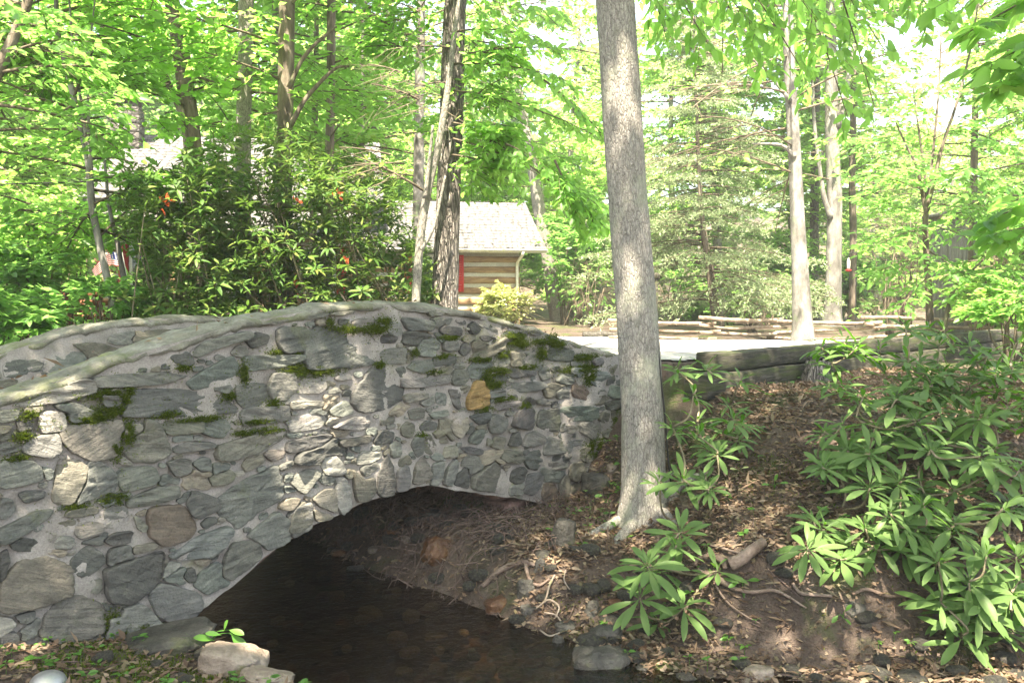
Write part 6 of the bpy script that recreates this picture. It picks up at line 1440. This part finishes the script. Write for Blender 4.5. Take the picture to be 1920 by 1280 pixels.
q = np.concatenate([scatter(800, .2, 5.2, 4.9, 9.8, okr), scatter(90, -3.6, -1.0, 3.8, 5.3, lambda x, y, z, d, t, s: (d > .04) & (s < -.05))]); a = lr.uniform(0, 6.28, len(q)); L = lr.uniform(.06, .3, len(q))
e = q + np.stack([np.cos(a) * L, np.sin(a) * L, 0 * a], -1); e[:, 2] = H(e[:, 0], e[:, 1]) + .02; mb = MB(); sticks(mb, q + UP * .02, e, lr.uniform(.002, .006, len(q)), .002); tag(mb.build('fallen_twigs', M['rootlet']), 'thin fallen twigs scattered on the banks', kind='stuff')
q = np.concatenate([scatter(170, .4, 5.2, 5.2, 9.6, okr), scatter(150, -3.6, -1.0, 3.9, 5.3, lambda x, y, z, d, t, s: (d > .05) & (s < -.08)), scatter(60, .3, 1.0, 6.6, 8.4, okr)]); mb = MB()
for p in q:
    m = int(lr.integers(3, 7)); a = lr.uniform(0, 6.28, m); tp0 = p + UP * lr.uniform(.02, .07); d = np.stack([np.cos(a), np.sin(a), lr.uniform(-.1, .4, m)], -1); L = lr.uniform(.025, .055); leafgeo(mb, np.repeat(tp0[None], m, 0) + d * .006, d, nrm(UP + lr.normal(0, .3, (m, 3))), L, L * .6, 1); sticks(mb, p[None], tp0[None], .0018, .0012)
tag(mb.build('small_weeds', M['weed']), 'tiny green weeds dotted over the banks', kind='stuff')
# moss tufts on the left bank and right bank patches
q = np.concatenate([scatter(16000, -3.2, -1.1, 4.4, 5.6, lambda x, y, z, d, t, s: (d > .03) & (s < -.03) & (vnoise(x * 2.6, y * 2.6, seed=88, oct=2) > .0)), scatter(26000, .3, 4.5, 5.2, 9.2, lambda x, y, z, d, t, s: okr(x, y, z, d, t, s) & (vnoise(x * 1.5, y * 1.5, seed=89, oct=2) > .22))]); n = len(q); mb = MB()
leafgeo(mb, q, nrm(UP * .8 + lr.normal(0, .55, (n, 3))), nrm(lr.normal(0, 1, (n, 3))), lr.uniform(.012, .03, n), .009, 0); tag(mb.build('ground_moss', M['moss']), 'green moss growing in patches on the banks', kind='stuff')
# --- seedlings
def seedling(label, px, py, leaves, mat='weed', hgt=.12, dz=0):
    p = ghit(px, py) + UP * dz; rt = thing('seedling', label, 'plant', p); mb = MB(); st_ = MB(); s_ = p[1] / F
    for (lx, ly, L, dxx, dzz) in leaves:
        b = rel(P(lx, ly, p[1] - .03), rt); tube(st_, catmull([np.zeros(3), b * [.4, .5, .8], b], 7), np.linspace(.003, .0016, 7), 5); d = nrm(np.array([dxx, -.3, dzz])); leafgeo(mb, b[None], d[None], nrm(np.array([[.1, -.5, 1.0]])), L * s_, L * s_ * .42, 2)
    mb.build('leaves', M[mat], rt); st_.build('stem', M['weed'], rt)
seedling('bright yellow-green seedling growing on the sunlit boulder', 396, 1222, [(402, 1200, 40, -.5, .25), (428, 1180, 34, 1, -.1), (432, 1186, 50, .8, -.7), (415, 1190, 30, -.9, .3), (420, 1182, 26, .3, .9)], dz=.06)
seedling('little three-leaved seedling on the bare bank above the pale thin root', 1392, 1104, [(1384, 1092, 22, -.8, -.2), (1400, 1088, 24, .8, .2), (1392, 1100, 22, .2, -.8), (1405, 1100, 20, .9, -.4)])
seedling('small green seedling amid the dead leaves in the middle of the bank', 1452, 918, [(1444, 908, 18, -.9, .1), (1460, 906, 18, .9, .2), (1452, 902, 16, .2, .8)])
seedling('small weed with round green leaves by the dark wet stone', 1580, 1162, [(1572, 1152, 20, -.7, -.6), (1584, 1146, 20, .4, .7), (1582, 1158, 18, .8, -.6)])
seedling('fallen yellow leaf seedling spot in the litter left of the broad rhododendron', 1386, 886, [(1382, 880, 16, -.7, .2), (1390, 878, 14, .8, .3)], mat='lime')
seedling('sprouting weed at the right foot of the bridge wall', 1140, 935, [(1132, 928, 20, -.9, 0), (1148, 924, 20, .8, .4), (1140, 930, 18, .2, -.8)])

# ------------------------------------------------------------------ sunlit haze in the wood
hz = MB(); hv = np.array([(x, y, z) for z in (-9, 60) for y in (-60, 190) for x in (-170, 170)], float)
hz.add(hv, np.array([[0, 2, 3, 1], [4, 5, 7, 6], [0, 1, 5, 4], [2, 6, 7, 3], [0, 4, 6, 2], [1, 3, 7, 5]]))
hm, nt = newmat('haze'); pv = nd(nt, 'ShaderNodeVolumePrincipled', {'Color': (.93, .97, .93, 1), 'Density': .0017, 'Anisotropy': .2}); o = nt.nodes.new('ShaderNodeOutputMaterial'); nt.links.new(pv.outputs[0], o.inputs['Volume'])
tag(hz.build('haze', hm, smooth=False), 'thin bright summer haze hanging in the wood', kind='stuff')
